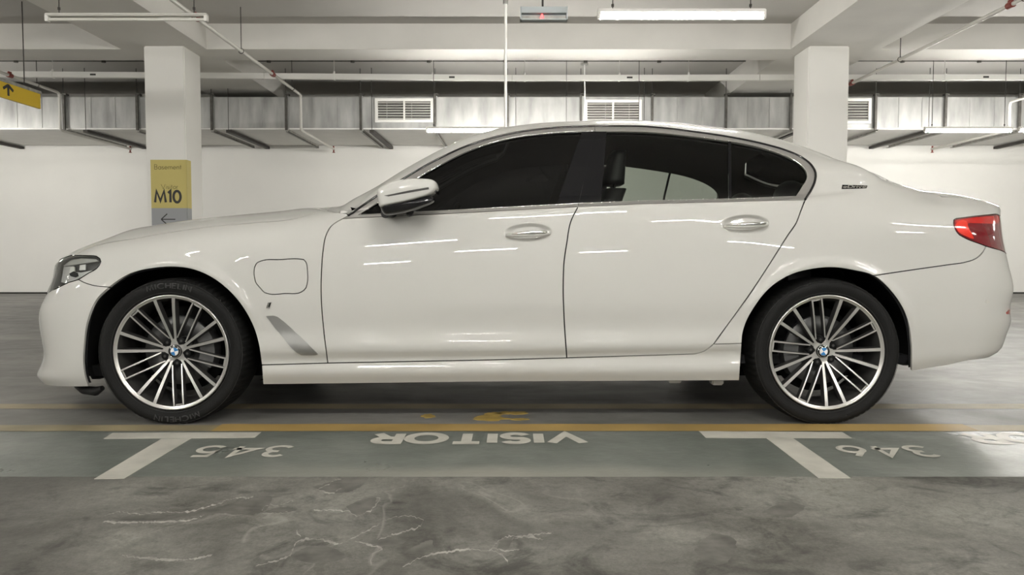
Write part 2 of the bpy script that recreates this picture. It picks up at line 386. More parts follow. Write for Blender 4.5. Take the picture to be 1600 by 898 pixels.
# nose and tail wraps: silhouette targets (px,py) of each row as the photo shows them
NOSE=[(66,597),(57,587),(63,572),(68,554),(64.5,530),(61,486),(74,458),(84,430),(88,412),(95,406)]
TAIL=[(1545,555),(1563,546),(1573,522),(1580.5,500),(1578.5,487),(1584,450),(1576,412),(1567.5,374),(1563.5,338),(1562.5,323)]
PH=np.radians([90,80,69,57,45,33,21,10,0])       # 90 = joins the side, 0 = centre line
def wrap(end,tgt,sgn,p,q,ez):
    """end: point where the flank ends; curve bends round to the centre plane"""
    w5=YC-end[1]
    def curve(Xn,Zn,ph=PH):
        s=np.sin(ph);c=np.cos(ph)
        w=w5*s**p; X=end[0]+(Xn-end[0])*c**q; Z=end[2]+(Zn-end[2])*np.clip(c,0,1)**ez
        return np.stack([X,YC-w,Z],-1)
    Xn,Zn=(end[0]+sgn*.5),end[2]
    dense=np.radians(np.linspace(90,0,91))
    for _ in range(30):
        c=curve(Xn,Zn,dense); px,py=proj(c)
        k=np.argmin(px*-sgn)
        Xn+=(tgt[0]-px[k])/330*.9; Zn-=(tgt[1]-py[k])/330*.9
    return curve(Xn,Zn)
nose=[];tail=[]
for r in range(10):
    nose.append(wrap(mid[0][r],NOSE[r],-1,.80,.86,.70 if r>7 else 1.05))
    tail.append(wrap(mid[-1][r],TAIL[r],1,.72,.80,1.2))
# hood/deck rows run out to the middle of the nose/tail edge
def wrap_top(r,base,end,sgn,z15end,xend):
    out=[]
    b=base[9]; f=(YC-end[r][1])/(YC-end[9][1])
    for i,ph in enumerate(PH):
        c=np.cos(ph)
        g=b[i]; w=(YC-g[1])*f
        # centre curve
        Xc=end[15][0]+(xend-end[15][0])*c**.86; Zc=end[15][2]+(z15end-end[15][2])*c**(0.62 if sgn<0 else .62)
        X=end[r][0]+( (g[0]-end[9][0])*f+(Xc-end[15][0])*(1-f))
        # height: keep crown shape, fading to zero
        crown=(end[r][2]-(end[9][2]*f+end[15][2]*(1-f)))*np.sin(ph)**(1.2 if sgn<0 else 3.5)
        Z=(g[2]*f+Zc*(1-f))+crown
        out.append(np.array([X,YC-w,Z]))
    return np.array(out)
nx=nose[9][-1]; tx=tail[9][-1]
for r in range(10,16):
    nose.append(wrap_top(r,nose,mid[0],-1,nx[2],nx[0]))
    tail.append(wrap_top(r,tail,mid[-1],1,tx[2],tx[0]))
nose=np.array(nose);tail=np.array(tail)          # [16,9,3]
CTRL=np.concatenate([nose[:,::-1].transpose(1,0,2)[:-1],mid,tail.transpose(1,0,2)[1:]],0)
NS=CTRL.shape[0]
US=np.concatenate([[0],np.cumsum(np.linalg.norm(np.diff(CTRL[:,5],axis=0),axis=1))])
m0=CTRL[list(range(NS))[8+17]]
VS=np.concatenate([[0],np.cumsum(np.linalg.norm(np.diff(m0,axis=0),axis=1))])
UMAX,VMAX=US[-1],VS[-1]
NU,NV=760,340
ug=np.linspace(0,UMAX,NU); vg=np.linspace(0,VMAX,NV)
def chord(C):
    return np.concatenate([[0],np.cumsum(np.maximum(np.linalg.norm(np.diff(C,axis=0),axis=1),1e-5))])
Dv=np.empty((NS,NV,3))
for i in range(NS):
    L=chord(CTRL[i]); Dv[i]=hermite(L,CTRL[i],np.interp(vg,VS,L))
G=np.empty((NU,NV,3))
for j in range(NV):
    L=chord(Dv[:,j]); G[:,j]=hermite(L,Dv[:,j],np.interp(ug,US,L))
def smooth(A,axis,sig):
    n=int(3*sig)+1; k=np.exp(-.5*(np.arange(-n,n+1)/sig)**2); k/=k.sum()
    pad=[(0,0)]*A.ndim; pad[axis]=(n,n)
    B=np.pad(A,pad,mode='reflect',reflect_type='odd')
    return np.apply_along_axis(lambda x:np.convolve(x,k,'valid'),axis,B)
G=smooth(G,0,3.2); G=smooth(G,1,1.3)
G[:,-1,1]=YC; G[0,:,1]=YC; G[-1,:,1]=YC
# ================================================================ setting
FLOOR_M=bpy.data.materials.new('worn_concrete_floor'); FLOOR_M.use_nodes=True
nt=FLOOR_M.node_tree; B_=nt.nodes['Principled BSDF']; N=nt.nodes.new; Lk=nt.links.new
tc=N('ShaderNodeTexCoord')
def noise(scale,detail=6,rough=.6,dist=0.,stretch=None,seed=0.):
    mp=N('ShaderNodeMapping'); mp.inputs['Location'].default_value=(seed,seed*.7,0)
    if stretch: mp.inputs['Scale'].default_value=stretch
    Lk(tc.outputs['Object'],mp.inputs[0]); n=N('ShaderNodeTexNoise'); n.inputs['Scale'].default_value=scale; n.inputs['Detail'].default_value=detail
    n.inputs['Roughness'].default_value=rough; n.inputs['Distortion'].default_value=dist; Lk(mp.outputs[0],n.inputs['Vector']); return n.outputs['Fac']
def math_(op,a,b=None,c=None,clamp=False):
    m=N('ShaderNodeMath'); m.operation=op; m.use_clamp=clamp
    for i,x in enumerate((a,b,c)):
        if x is None: continue
        if hasattr(x,'is_output') or not isinstance(x,(int,float)): Lk(x,m.inputs[i])
        else: m.inputs[i].default_value=x
    return m.outputs[0]
def ramp(x,stops):
    r=N('ShaderNodeValToRGB'); Lk(x,r.inputs[0]); e=r.color_ramp.elements
    while len(e)<len(stops): e.new(.5)
    for k,(p,cc) in enumerate(stops):
        e[k].position=p; e[k].color=cc if len(cc)==4 else tuple(cc)+(1,)
    return r.outputs[0]
def mix(f,a,b,mode='MIX'):
    m=N('ShaderNodeMix'); m.data_type='RGBA'; m.blend_type=mode
    for s,x in ((0,f),(6,a),(7,b)):
        if isinstance(x,(int,float,tuple)): m.inputs[s].default_value=x
        else: Lk(x,m.inputs[s])
    return m.outputs[2]
sp_=N('ShaderNodeSeparateXYZ'); Lk(tc.outputs['Object'],sp_.inputs[0]); Xc,Yc_=sp_.outputs[0],sp_.outputs[1]
base=ramp(noise(1.3,8,.62,.6),[(.30,(.062,.059,.051)),(.44,(.128,.124,.109)),(.58,(.200,.196,.174)),(.75,(.285,.279,.250))])
blot=ramp(noise(3.6,7,.68,1.2,seed=5.),[(.34,(.42,.42,.42)),(.47,(.95,.95,.95)),(.62,(1.,1.,1.)),(.8,(1.25,1.25,1.25))])
base=mix(1.,base,blot,'MULTIPLY')
fine=ramp(noise(38,4,.7,0,seed=2.),[(.3,(.80,.80,.80)),(.7,(1.16,1.16,1.16))]); base=mix(1.,base,fine,'MULTIPLY')
med=ramp(noise(11.,8,.75,.4,seed=31.),[(.36,(.70,.70,.69)),(.46,(.98,.98,.98)),(.60,(1.,1.,1.)),(.74,(1.22,1.22,1.2))]); base=mix(1.,base,med,'MULTIPLY')
grit=ramp(noise(120.,3,.8,0,seed=6.),[(.32,(.82,.82,.82)),(.68,(1.15,1.15,1.15))]); base=mix(1.,base,grit,'MULTIPLY')
dark_left=math_('MULTIPLY',math_('SUBTRACT',math_('MULTIPLY',noise(1.9,5,.6,.8,seed=40.),1.1),math_('ADD',Xc,1.62)),2.2,clamp=True); base=mix(math_('MULTIPLY',dark_left,.55),base,(.055,.053,.046,1))  # concrete darker towards the left, with a noisy edge
# mineral tide marks: thin pale contour lines of a warped noise, only in patches
cn=noise(1.15,4,.55,.7,seed=9.3); ln=math_('SUBTRACT',cn,.5); ln=math_('ABSOLUTE',ln); ln=math_('DIVIDE',ln,.0075); ln=math_('SUBTRACT',1.,ln,clamp=True)
gx_=math_('MULTIPLY',math_('ADD',Xc,.38),1.25); gy_=math_('MULTIPLY',math_('SUBTRACT',Yc_,2.2),2.1)
near=math_('SUBTRACT',1.25,math_('ADD',math_('MULTIPLY',gx_,gx_),math_('MULTIPLY',gy_,gy_)),clamp=True)
patch=math_('MULTIPLY',near,math_('GREATER_THAN',noise(5.,2,.5,0,seed=3.),.40))
ln=math_('MULTIPLY',ln,patch)
dk=math_('SUBTRACT',cn,.5); dk=math_('MULTIPLY',dk,-14.,clamp=True); dk=math_('MULTIPLY',dk,math_('SUBTRACT',1.,math_('MULTIPLY',math_('ABSOLUTE',math_('SUBTRACT',cn,.44)),16.),clamp=True),clamp=True)
base=mix(math_('MULTIPLY',dk,math_('MULTIPLY',near,.6)),base,(.055,.053,.046,1))
base=mix(math_('MULTIPLY',ln,.25),base,(.42,.41,.37,1))
# the painted strip of the bays: grey-green paint over the concrete, worn pale towards its front edge
edge=math_('ADD',Yc_,math_('MULTIPLY',math_('SUBTRACT',noise(7.,4,.6,0,seed=1.),.5),.012))
inb=math_('MULTIPLY',math_('GREATER_THAN',edge,2.652),math_('LESS_THAN',Yc_,3.34))
green=ramp(noise(1.6,6,.6,.8,seed=7.),[(.3,(.105,.118,.104)),(.55,(.155,.168,.150)),(.75,(.215,.222,.200))])
green=mix(1.,green,ramp(noise(9.,6,.7,.6,seed=17.,stretch=(1,2.2,1)),[(.3,(.84,.84,.84)),(.7,(1.12,1.12,1.12))]),'MULTIPLY')
worn=math_('MULTIPLY',math_('SUBTRACT',2.93,math_('ADD',Yc_,math_('MULTIPLY',noise(2.,3,.5,0,seed=4.),.22))),9.,clamp=True)
green=mix(math_('MULTIPLY',worn,math_('SUBTRACT',1.,math_('MULTIPLY',math_('ABSOLUTE',math_('SUBTRACT',Xc,-.05)),.75),clamp=True)),green,(.245,.240,.205,1))
farc=ramp(noise(1.1,7,.65,.8,seed=12.,stretch=(.55,1.3,1)),[(.3,(.10,.098,.09)),(.5,(.165,.160,.148)),(.72,(.26,.25,.23))])
isfar=math_('GREATER_THAN',Yc_,3.34)
colr=mix(isfar,base,farc); colr=mix(inb,colr,green)
Lk(colr,B_.inputs['Base Color'])
rgh=math_('ADD',.30,math_('MULTIPLY',noise(5.,5,.6,.5,seed=21.),.30)); rgh=math_('SUBTRACT',rgh,math_('MULTIPLY',inb,.12)); 
rgh=math_('ADD',rgh,math_('MULTIPLY',math_('LESS_THAN',Yc_,2.65),.16)); Lk(rgh,B_.inputs['Roughness'])
B_.inputs['Specular IOR Level'].default_value=.38
bp=N('ShaderNodeBump'); bp.inputs['Strength'].default_value=.25; bp.inputs['Distance'].default_value=.006; Lk(noise(30.,6,.7,0,seed=8.),bp.inputs['Height']); Lk(bp.outputs[0],B_.inputs['Normal'])

XW=15.0; YB=14.2; YF=-15.0; ZS=3.66; ZB=3.34
def struct(mb,name,m,**k): return mb.build(name,m,None,kind='structure',**k)
floor=struct(MB().box((-XW,YF,-.2),(XW,YB,0)),'floor',FLOOR_M,label='grey worn concrete car park floor')
struct(MB().box((-XW,YF,ZS),(XW,YB,ZS+.25)),'ceiling',M['slab'],label='grey painted concrete slab')
struct(MB().box((-XW,YB,0),(XW,YB+.2,ZS)),'wall_back',M['wall'],label='white painted wall behind the car')
struct(MB().box((-XW-.2,YF,0),(-XW,YB,ZS)),'wall_left',M['wall']); struct(MB().box((XW,YF,0),(XW+.2,YB,ZS)),'wall_right',M['wall'])
struct(MB().box((-XW,YF-.2,0),(XW,YF,ZS)),'wall_front',M['far_wall'],label='unseen wall behind the camera, darkened in colour')
bb=MB()
for a,b in ((-XW,-5.92),(-5.86,0.),(.03,XW)): bb.box((a,YB-.02,0),(b,YB,.028))
struct(bb,'baseboard_back',M['ink'],label='thin black gap line at the foot of the back wall')
# beams: two run away from the camera over the columns, cross beams join them
LBX=(-4.95,-3.87); RBX=(3.53,4.66)
struct(MB().box((LBX[0],YF,ZB),(LBX[1],YB,ZS),bev=0),'beam',M['beam'],label='deep beam running back over the left column')
struct(MB().box((RBX[0],YF,ZB),(RBX[1],YB,ZS),bev=0),'beam',M['beam'],label='deep beam running back over the right column')
for y0,y1,lb_ in ((9.86,10.43,'cross beam in line with the two columns'),(1.4,2.0,'cross beam over the driving lane')):
    for x0,x1 in ((-XW,LBX[0]),(LBX[1],RBX[0]),(RBX[1],XW)):
        if y0<5: continue
        struct(MB().box((x0,y0,ZB),(x1,y1,ZS)),'cross_beam',M['beam'],label=lb_+(', left bay' if x1<-4 else ', middle bay' if x0<0 else ', right bay'))
def column(x0,x1,y0,y1,lb_):
    return struct(MB().box((x0,y0,0),(x1,y1,ZB),bev=.012),'column',M['wall'],label=lb_)
cl0=at_Y(226,150,9.7)[0]; cl1=at_Y(289,150,9.7)[0]; cr0=at_Y(1262.5,150,9.7)[0]; cr1=at_Y(1326,150,9.7)[0]
column(cl0,cl1,9.7,10.2,'white square column with the yellow sign'); column(cr0,cr1,9.7,10.2,'white square column behind the rear window of the car')
for x in (-12.4,12.2): column(x,x+.5,9.7,10.2,'white column outside the middle bays')

# ---- painted floor markings (parts of the floor)
M['mark_white']=mat('floor_white_paint',(.50,.485,.43,1),.42,noise=.16,nscale=7)
M['mark_yellow']=mat('floor_yellow_paint',(.37,.25,.085,1),.5,noise=.22,nscale=2.2)
M['mark_pale']=mat('floor_faded_yellow_paint',(.34,.28,.175,1),.5,noise=.25,nscale=3)
def flat(name,polys,m,z,**k):
    mb=MB()
    for p in polys: mb.prism(p,lambda x,y:(x,y,z),lambda x,y:(x,y,.0002))
    return mb.build(name,m,floor,**k)
def band(x0,x1,y0,y1,amp=.004,step=.12,seed=1):
    rn=random.Random(seed); n=int((x1-x0)/step)
    a=[(x0+(x1-x0)*i/n,y0+rn.uniform(-amp,amp)) for i in range(n+1)]; b=[(x0+(x1-x0)*i/n,y1+rn.uniform(-amp,amp)) for i in range(n+1)]
    return [[a[i],a[i+1],b[i+1],b[i]] for i in range(n)]
gy=lambda py:float(at_Z(800,py,0)[1])
def strip(name,x0,x1,py0,py1,m,z,seed,**k):
    y0,y1=gy(py0),gy(py1); mb=MB()
    for q in band(x0,x1,y0,y1,.003,.15,seed): mb.add([(a,b,z) for a,b in q],[(0,1,2,3)])
    return mb.build(name,m,floor,fix=False,**k)
M['mark_worn']=mat('floor_worn_yellow_paint',(.27,.225,.135,1),.5,noise=.3,nscale=3)
strip('yellow_line',-1.32,2.05,673.5,662.5,M['mark_yellow'],.0012,3,label='yellow painted line in front of the car')
strip('yellow_line',-6,-1.32,673.5,664,M['mark_worn'],.0012,5,label='worn pale end of the yellow line on the left'); strip('yellow_line',2.05,6,673.5,664,M['mark_pale'],.0012,6,label='faded end of the yellow line on the right')
strip('faded_line',-6,6,638.5,631.,M['mark_pale'],.0010,4,label='faded yellow line passing under the car')
def gp(px,py): p=at_Z(px,py,0); return (float(p[0]),float(p[1]))
def gpoly(pts): return [gp(*p) for p in pts]
flat('bay_mark',[gpoly([(162,685.5),(176,676.5),(408,675.5),(398,683.8)]),gpoly([(147,748.5),(252,686),(299,685),(194,748)])],M['mark_white'],.0016,label='white T-shaped bay mark left of the word')
flat('bay_mark',[gpoly([(1103,684),(1092,673.8),(1316,675.3),(1331,684.5)]),gpoly([(1279,747),(1196,683.5),(1238,684),(1329,747)])],M['mark_white'],.0016,label='white T-shaped bay mark right of the word')
def word(name,text,cx,y0,y1,W,t,gap,wide,**k):
    mb=MB(); h=y1-y0
    tot=lettering(MB(),text,lambda a,b,w_:(0,0,0),t,gap,wide=wide); s=W/tot
    # read from the car: turned by 180 degrees
    lettering(mb,text,lambda a,b,w_:(cx-(a-w_/2)*s,y1-b*h,.0018),t,gap,wide=wide,lift=(0,0,.00012)); return mb.build(name,M['mark_white'],floor,fix=False,**k)
y_a,y_b=gy(692),gy(678)
for cx in (-.14+2.51,-.14,-.14-2.52): word('painted_word','VISITOR',cx,y_a,y_b,.870,.30,.30,1.0,label='painted word VISITOR')
ya2,yb2=gy(713.),gy(697.5)
word('bay_number','345',-1.06,ya2,yb2,.36,.19,.34,1.15,label='painted number 345'); word('bay_number','346',1.478,ya2,yb2,.35,.19,.34,1.15,label='painted number 346')
M['stain']=mat('damp_stain',(.105,.101,.089,1),.6,noise=.4,nscale=16)
for q_,pl in enumerate([[(168,809),(215,806),(290,801),(330,794),(385,781),(425,778),(420,790),(330,802),(260,811),(195,813)],[(410,800),(438,792),(464,795),(440,802)],[(540,792),(560,782),(588,779),(585,790),(570,800),(556,804)],[(488,761),(520,752),(575,748),(560,762),(520,770)],
  [(570,846),(610,839),(634,846),(612,853),(585,851)],[(628,864),(650,853),(676,845),(678,854),(650,865)],[(452,872),(470,858),(520,856),(540,868),(500,880)],[(775,856),(785,842),(800,842),(795,856)],[(1085,860),(1110,835),(1150,845),(1140,875),(1100,880)],[(1190,800),(1225,785),(1258,792),(1240,806)]]):
    rn=random.Random(50+q_); P_=np.array(pl+[pl[0]],float); L_=np.concatenate([[0],np.cumsum(np.hypot(*np.diff(P_,axis=0).T))]); s_=np.arange(0,L_[-1]-2,3.); r_=hermite(L_,P_,s_)
    r_=r_+np.array([[rn.gauss(0,1.0),rn.gauss(0,.3)] for _ in r_]); mb=MB(); mb.add([(a,b,.0004) for a,b in (gp(*a) for a in r_)],[tuple(range(len(r_)))]); mb.build('damp_stain',M['stain'],floor,fix=False)
# pale mineral tide marks left on the concrete
M['tide']=mat('mineral_tide',(.30,.29,.262,1),.7,noise=.35,nscale=25)
TIDE=[[(163,806),(185,800),(215,803),(240,801),(290,800),(330,790),(370,778),(398,777)],[(160,815),(200,816),(260,815),(300,812),(322,803)],
[(408,798),(412,793),(440,789),(462,780)],[(410,801),(440,802),(462,799)],[(498,763),(510,758),(522,751),(536,748)],[(500,768),(520,770),(532,763)],[(490,797),(520,797),(545,800),(557,806),(572,800),(590,786),(594,779),(586,777)],
[(400,884),(440,873),(455,866),(460,851),(485,842),(512,845),(530,850),(545,843),(580,826),(606,811),(622,806)],[(622,806),(650,807),(661,812),(655,822),(632,830),(600,840),(590,843)],
[(555,845),(580,852),(597,857),(583,866),(580,886)],[(630,886),(655,872),(700,862),(735,858),(768,858),(778,847),(790,840),(815,838),(850,843)],[(765,858),(785,868),(795,879)],[(770,856),(790,860),(812,858)],[(800,842),(830,836),(862,832)],[(190,868),(230,872),(280,875),(330,868)],[(470,838),(462,830),(466,826)]]
for q_,pl in enumerate(TIDE):
    rn=random.Random(q_); P_=np.array(pl,float); L_=np.concatenate([[0],np.cumsum(np.hypot(*np.diff(P_,axis=0).T))]); s_=np.arange(0,L_[-1],2.6); r_=hermite(L_,P_,s_)
    r_=r_+np.array([[rn.gauss(0,.8),rn.gauss(0,.8)] for _ in r_]); g_=[gp(*a) for a in r_]; mb=MB(); wv=.003
    for i in range(len(g_)-1):
        wv=min(.008,max(.0016,wv+rn.gauss(0,.0014))); a,b=g_[i],g_[i+1]; mb.add([(a[0],a[1]-wv,.0006),(b[0],b[1]-wv,.0006),(b[0],b[1]+wv,.0006),(a[0],a[1]+wv,.0006)],[(0,1,2,3)])
    mb.build('mineral_tide_mark',M['tide'],floor,fix=False)
# leftover blobs of yellow paint
rn=random.Random(4)
def blob(px,py,rx,ry,seed):
    rn=random.Random(seed); pts=[]
    for i in range(22):
        a=2*math.pi*i/22; r=1+rn.uniform(-.22,.22); pts.append((px+rx*r*math.cos(a),py+ry*r*math.sin(a)))
    return gpoly(pts)
M['mark_blob']=mat('floor_yellow_blob',(.42,.29,.07,1),.5,noise=.3,nscale=14)
flat('paint_blob',[blob(669,650,11,3.1,1)],M['mark_blob'],.0012,label='small yellow paint patch')
flat('paint_blob',[blob(766,653.5,28,4.,2),blob(772,647,14,3.,3),blob(800,645,24,2.6,5),blob(812,655,14,1.8,6)],M['mark_blob'],.0012,label='irregular yellow paint patch')

# ================================================================ lamps
def batten(x,y,z,lit,lb_,grp):
    L=1.22 if lit else 1.20
    t=empty('fluorescent_lamp',(x,y,z),label=lb_,cat='ceiling lamp',group=grp)
    b=MB(); b.box((x-L/2,y-.022,z+.008),(x+L/2,y+.022,z+(.040 if lit else .030)),bev=.006); b.build('lamp_housing',M['white_metal' if lit else 'dull_white'],t)
    for s in (-1,1):
        e=MB(); e.box((x+s*(L/2-.012)-.012,y-.02,z-.03),(x+s*(L/2-.012)+.012,y+.02,z+.016),bev=.003); e.build('lamp_holder',M['white_metal'],t)
    q=MB(); q.tube([(x-L/2+.02,y,z-.014),(x+L/2-.02,y,z-.014)],.0195 if lit else .012,12); q.build('fluorescent_tube',M['tube' if lit else 'tube_off'],t)
    for s in (-1,1):
        r=MB(); r.tube([(x+s*.5,y,z+.02),(x+s*.5,y,ZS)],.004,6); r.tube([(x+s*.5,y,z+.056),(x+s*.5,y,z+.075)],.010,8); r.build('hanger_rod',M['dark_steel'],t)
lampnote={3:'lit fluorescent lamp added unseen behind the roof of the car',0:'lit fluorescent lamp hanging over the car, nearest the top edge',1:'unlit dusty fluorescent lamp hanging at the upper left',2:'lit fluorescent lamp just above the front of the car roof',
 4:'lit fluorescent lamp at the far right in front of the duct',5:'lit fluorescent lamp at the right edge of the picture'}
for i,(x,y,z,lit) in enumerate(LAMPS):
    if i in lampnote: batten(x,y,z,lit,lampnote[i],None)
    else: batten(x,y,z,lit,'lit fluorescent lamp outside the picture, over the driving lane','lamps outside the picture')

# ================================================================ services under the slab
DY0=12.3; DY1=14.12
dz1=float(at_Y(800,151.5,DY0)[2]); dz0=float(at_Y(800,201,DY0)[2])
duct=empty('air_duct',(0,DY0,dz0),label='long galvanised rectangular air duct along the back wall',cat='duct')
DX=[float(at_Y(p,170,DY0)[0]) for p in (-260,-130,-12,104,218,334,450,566,682,795,909,1020,1135,1236,1368,1477,1592,1710,1850)]
for i,(a,b) in enumerate(zip([-14.5]+DX,DX+[14.5])):
    s=MB(); s.box((a+.006,DY0,dz0+.012),(b-.006,DY1,dz1),bev=.004)
    for x in np.linspace(a,b,4)[1:-1]: s.bar((x,DY0-.004,dz0+.02),(x,DY0-.004,dz1-.005),.008,.006,up=(1,0,0))
    s.build('duct_section',M['galv'],duct)
s=MB(); s.box((-14.5,DY0+.01,dz0-.012),(14.5,DY1,dz0+.012)); s.build('duct_underside_board',M['board'],duct,label='white board under the duct')
fl_=MB()
for x in DX: fl_.box((x-.012,DY0-.018,dz0),(x+.012,DY1,dz1+.018))
fl_.build('duct_flange',M['galv'],duct)
def grille(px0,px1,py0,py1,lb_):
    a=at_Y(px0,py1,DY0-.03); b=at_Y(px1,py0,DY0-.03); x0,x1,z0,z1=float(a[0]),float(b[0]),float(a[2]),float(b[2])
    f=MB(); w_=.045
    for p,q in (((x0+w_,z0),(x1-w_,z0+w_)),((x0+w_,z1-w_),(x1-w_,z1)),((x0,z0),(x0+w_,z1)),((x1-w_,z0),(x1,z1)),(((x0+x1)/2-.014,z0+w_),((x0+x1)/2+.014,z1-w_))): f.box((p[0],DY0-.034,p[1]),(q[0],DY0-.001,q[1]))
    g=f.build('air_grille',M['white_metal'],duct,label=lb_)
    l=MB(); n=7
    for i in range(n):
        z=z0+w_+(z1-z0-2*w_)*(i+.5)/n; l.bar((x0+w_,DY0-.018,z),(x1-w_,DY0-.018,z),.040,.006,up=(0,-.55,1))
    l.build('louvres',M['white_metal'],g)
    k=MB(); k.box((x0+.01,DY0-.006,z0+.01),(x1-.01,DY0-.002,z1-.01)); k.build('grille_recess',M['dark_steel'],g)
grille(586,677,153.5,191,'white louvred grille above the front of the roof'); grille(913,1003,155.5,192.5,'white louvred grille above the middle of the roof'); grille(1272,1362,153.5,193,'white louvred grille partly behind the right column')
# angle brackets that carry the duct
def duct_hanger(x,lb_):
    t=empty('duct_hanger',(x,DY0,dz0),label=lb_,cat='bracket',group='angle brackets around the duct')
    a=MB(); a.box((x-.035,DY0-.062,dz0-.03),(x-.0,DY0-.03,dz1+.03)); a.box((x-.035,DY0-.062,dz1+.02),(x+.03,DY0+.03,dz1+.045)); a.build('upright_angle',M['galv_dark'],t)
    b=MB(); b.box((x-.022,DY0-.06,dz0-.062),(x+.022,DY1+.03,dz0-.05)); b.box((x+.016,DY0-.06,dz0-.062),(x+.022,DY1+.03,dz0-.016)); b.build('channel',M['galv_light'],t)
    r=MB(); r.tube([(x-.02,DY0-.045,dz1+.03),(x-.02,DY0-.045,ZS)],.005,6); r.build('hanger_rod',M['dark_steel'],t)
HL_={104:'grey angle bracket on the duct, first one left of the left column',218:'grey angle bracket on the duct at the left edge of the left column',334:'grey angle bracket on the duct just right of the left column',
 450:'grey angle bracket on the duct beside the down-turned sprinkler pipe',566:'grey angle bracket on the duct left of the first louvred grille',682:'grey angle bracket on the duct right of the first louvred grille',
 795:'grey angle bracket on the duct behind the thin vertical conduit',909:'grey angle bracket on the duct left of the middle louvred grille',1020:'grey angle bracket on the duct right of the middle louvred grille',
 1135:'grey angle bracket on the duct above the rear window of the car',1236:'grey angle bracket on the duct at the left edge of the right column',1368:'grey angle bracket on the duct right of the right column',
 1477:'grey angle bracket on the duct above the lit lamp at the far right',1592:'grey angle bracket on the duct at the right edge of the picture'}
for p_,l_ in HL_.items(): duct_hanger(float(at_Y(p_,170,DY0)[0]),l_)
def dark_bar(x,lb_):
    t=empty('support_bar',(x,DY0-.08,dz0),label=lb_,cat='bracket',group='dark bars under the duct')
    b=MB(); b.box((x-.035,DY0-.10,dz0-.075),(x+.035,DY1+.05,dz0-.03)); b.build('bar',M['dark_steel'],t)
    r=MB(); r.tube([(x,DY0-.085,dz0-.05),(x,DY0-.085,ZS)],.005,6); r.build('hanger_rod',M['dark_steel'],t)
for x,l_ in ((-8.97,'dark bar slung under the duct, at the left edge of the picture'),(-6.72,'dark bar under the duct, left of the left column'),(-4.47,'dark bar under the duct, right of the left column'),
    (-2.21,'dark bar under the duct, left of the first louvred grille'),(.06,'dark bar under the duct, behind the front of the car roof'),(2.08,'dark bar under the duct, behind the rear of the car roof'),
    (4.5,'dark bar under the duct, at the left edge of the right column'),(6.57,'dark bar under the duct, left of the far right lamp'),(8.85,'dark bar under the duct, at the right edge of the picture')): dark_bar(x,l_)
# cable trunking
tr0=at_Y(0,116,11.0); tr1=at_Y(800,122,11.0)
zt0=float(tr0[2]); zt1=float(tr1[2])
trk=empty('cable_trunking',(0,11.,zt1),label='long white cable trunking hung in front of the duct',cat='trunking')
t_=MB()
def tz(x): return zt1+(zt0-zt1)*(min(0,x)/-7.33)**1 if x<0 else zt1+.004*x/3
xs_=[-14.5,-11,-7.3,-3.5,0,3.5,7.3,11,14.5]
for a,b in zip(xs_[:-1],xs_[1:]): t_.bar((a+.003,11.0,tz(a)),(b-.003,11.0,tz(b)),.06,.078)
t_.build('trunking_body',M['white_metal'],trk)
for px in (82,307,522,676,820,968,1076,1290,1476,1700):
    x=float(at_Y(px,110,11.)[0]); r=MB(); r.tube([(x,11.,tz(x)),(x,11.,ZS)],.0045,6); r.tube([(x,11.,tz(x)+.035),(x,11.,tz(x)+.075)],.014,8); r.box((x-.012,10.962,tz(x)-.046),(x+.012,11.038,tz(x)+.046)); r.build('hanger_rod',M['white_metal'],trk)
for px,W in ((145,1),(706,1),(984,1),(1541,1)):
    p=at_Y(px,122,10.965); x=float(p[0]); l=MB(); l.box((x-.04,10.966,tz(x)-.012),(x+.04,10.972,tz(x)+.012)); l.build('trunking_tag',M['ink'],trk)
# sprinkler pipes: run back under the slab, drop at the duct and continue beneath it
def sprinkler(X,zt,xe,lb_,rods,coup):
    t=empty('sprinkler_pipe',(X,DY0-.15,zt),label=lb_,cat='pipe')
    yb=DY0-.55; zl=dz0-.11
    p=MB(); p.tube([(X,YF+.3,zt),(X,yb-.05,zt),(X,yb-.015,zt-.012),(X,yb,zt-.05),(X,yb,zl+.05),(X,yb+.012,zl+.014),(X,yb+.05,zl),(X,13.9,zl)],.021,12); p.build('pipe_run',M['pipe'],t)
    h=MB(); h.tube([(X,13.88,zl+.05),(X,13.88,zl-.06)],.014,8); h.lathe([(0,0)],(X,13.9,zl),3) if 0 else None; h.tube([(X,13.88,zl-.06),(X,13.88,zl-.068)],.026,10); h.build('sprinkler_head',M['coupling'],t)
    for y in coup:
        c=MB(); c.tube([(X,y-.04,zt),(X,y+.04,zt)],.032,12); c.box((X-.01,y-.03,zt-.005),(X+.01,y+.03,zt+.05)); c.build('pipe_coupling',M['coupling'],t,label='red pipe coupling')
    for y in rods:
        r=MB(); r.tube([(X,y,zt+.02),(X,y,ZS)],.005,6)
        r.tube([(X+.03*math.cos(a),y,zt+.03*math.sin(a)) for a in np.linspace(0,2*math.pi,17)],.004,6,cap=False); r.build('pipe_hanger',M['dark_steel'],t)
zp=CAMZ+2.36
sprinkler(-3.20,zp,0,'sprinkler pipe running back between the left column and the middle of the bay',(6.6,9.2,11.3),(10.4,7.9))
sprinkler(4.79,zp,0,'sprinkler pipe running back to the right column',(9.6,7.3,11.6),(7.5,10.95))
sprinkler(-6.85,zp+.03,0,'sprinkler pipe running back at the far left behind the yellow arrow sign',(11.2,8.2),(10.6,))
sprinkler(7.54,CAMZ+2.25,0,'sprinkler pipe running back at the far right edge',(9.,),(10.2,))
cc_=empty('ceiling_conduit',(0,11.75,ZS),label='thin grey conduit with small boxes fixed along the slab above the trunking',cat='conduit')
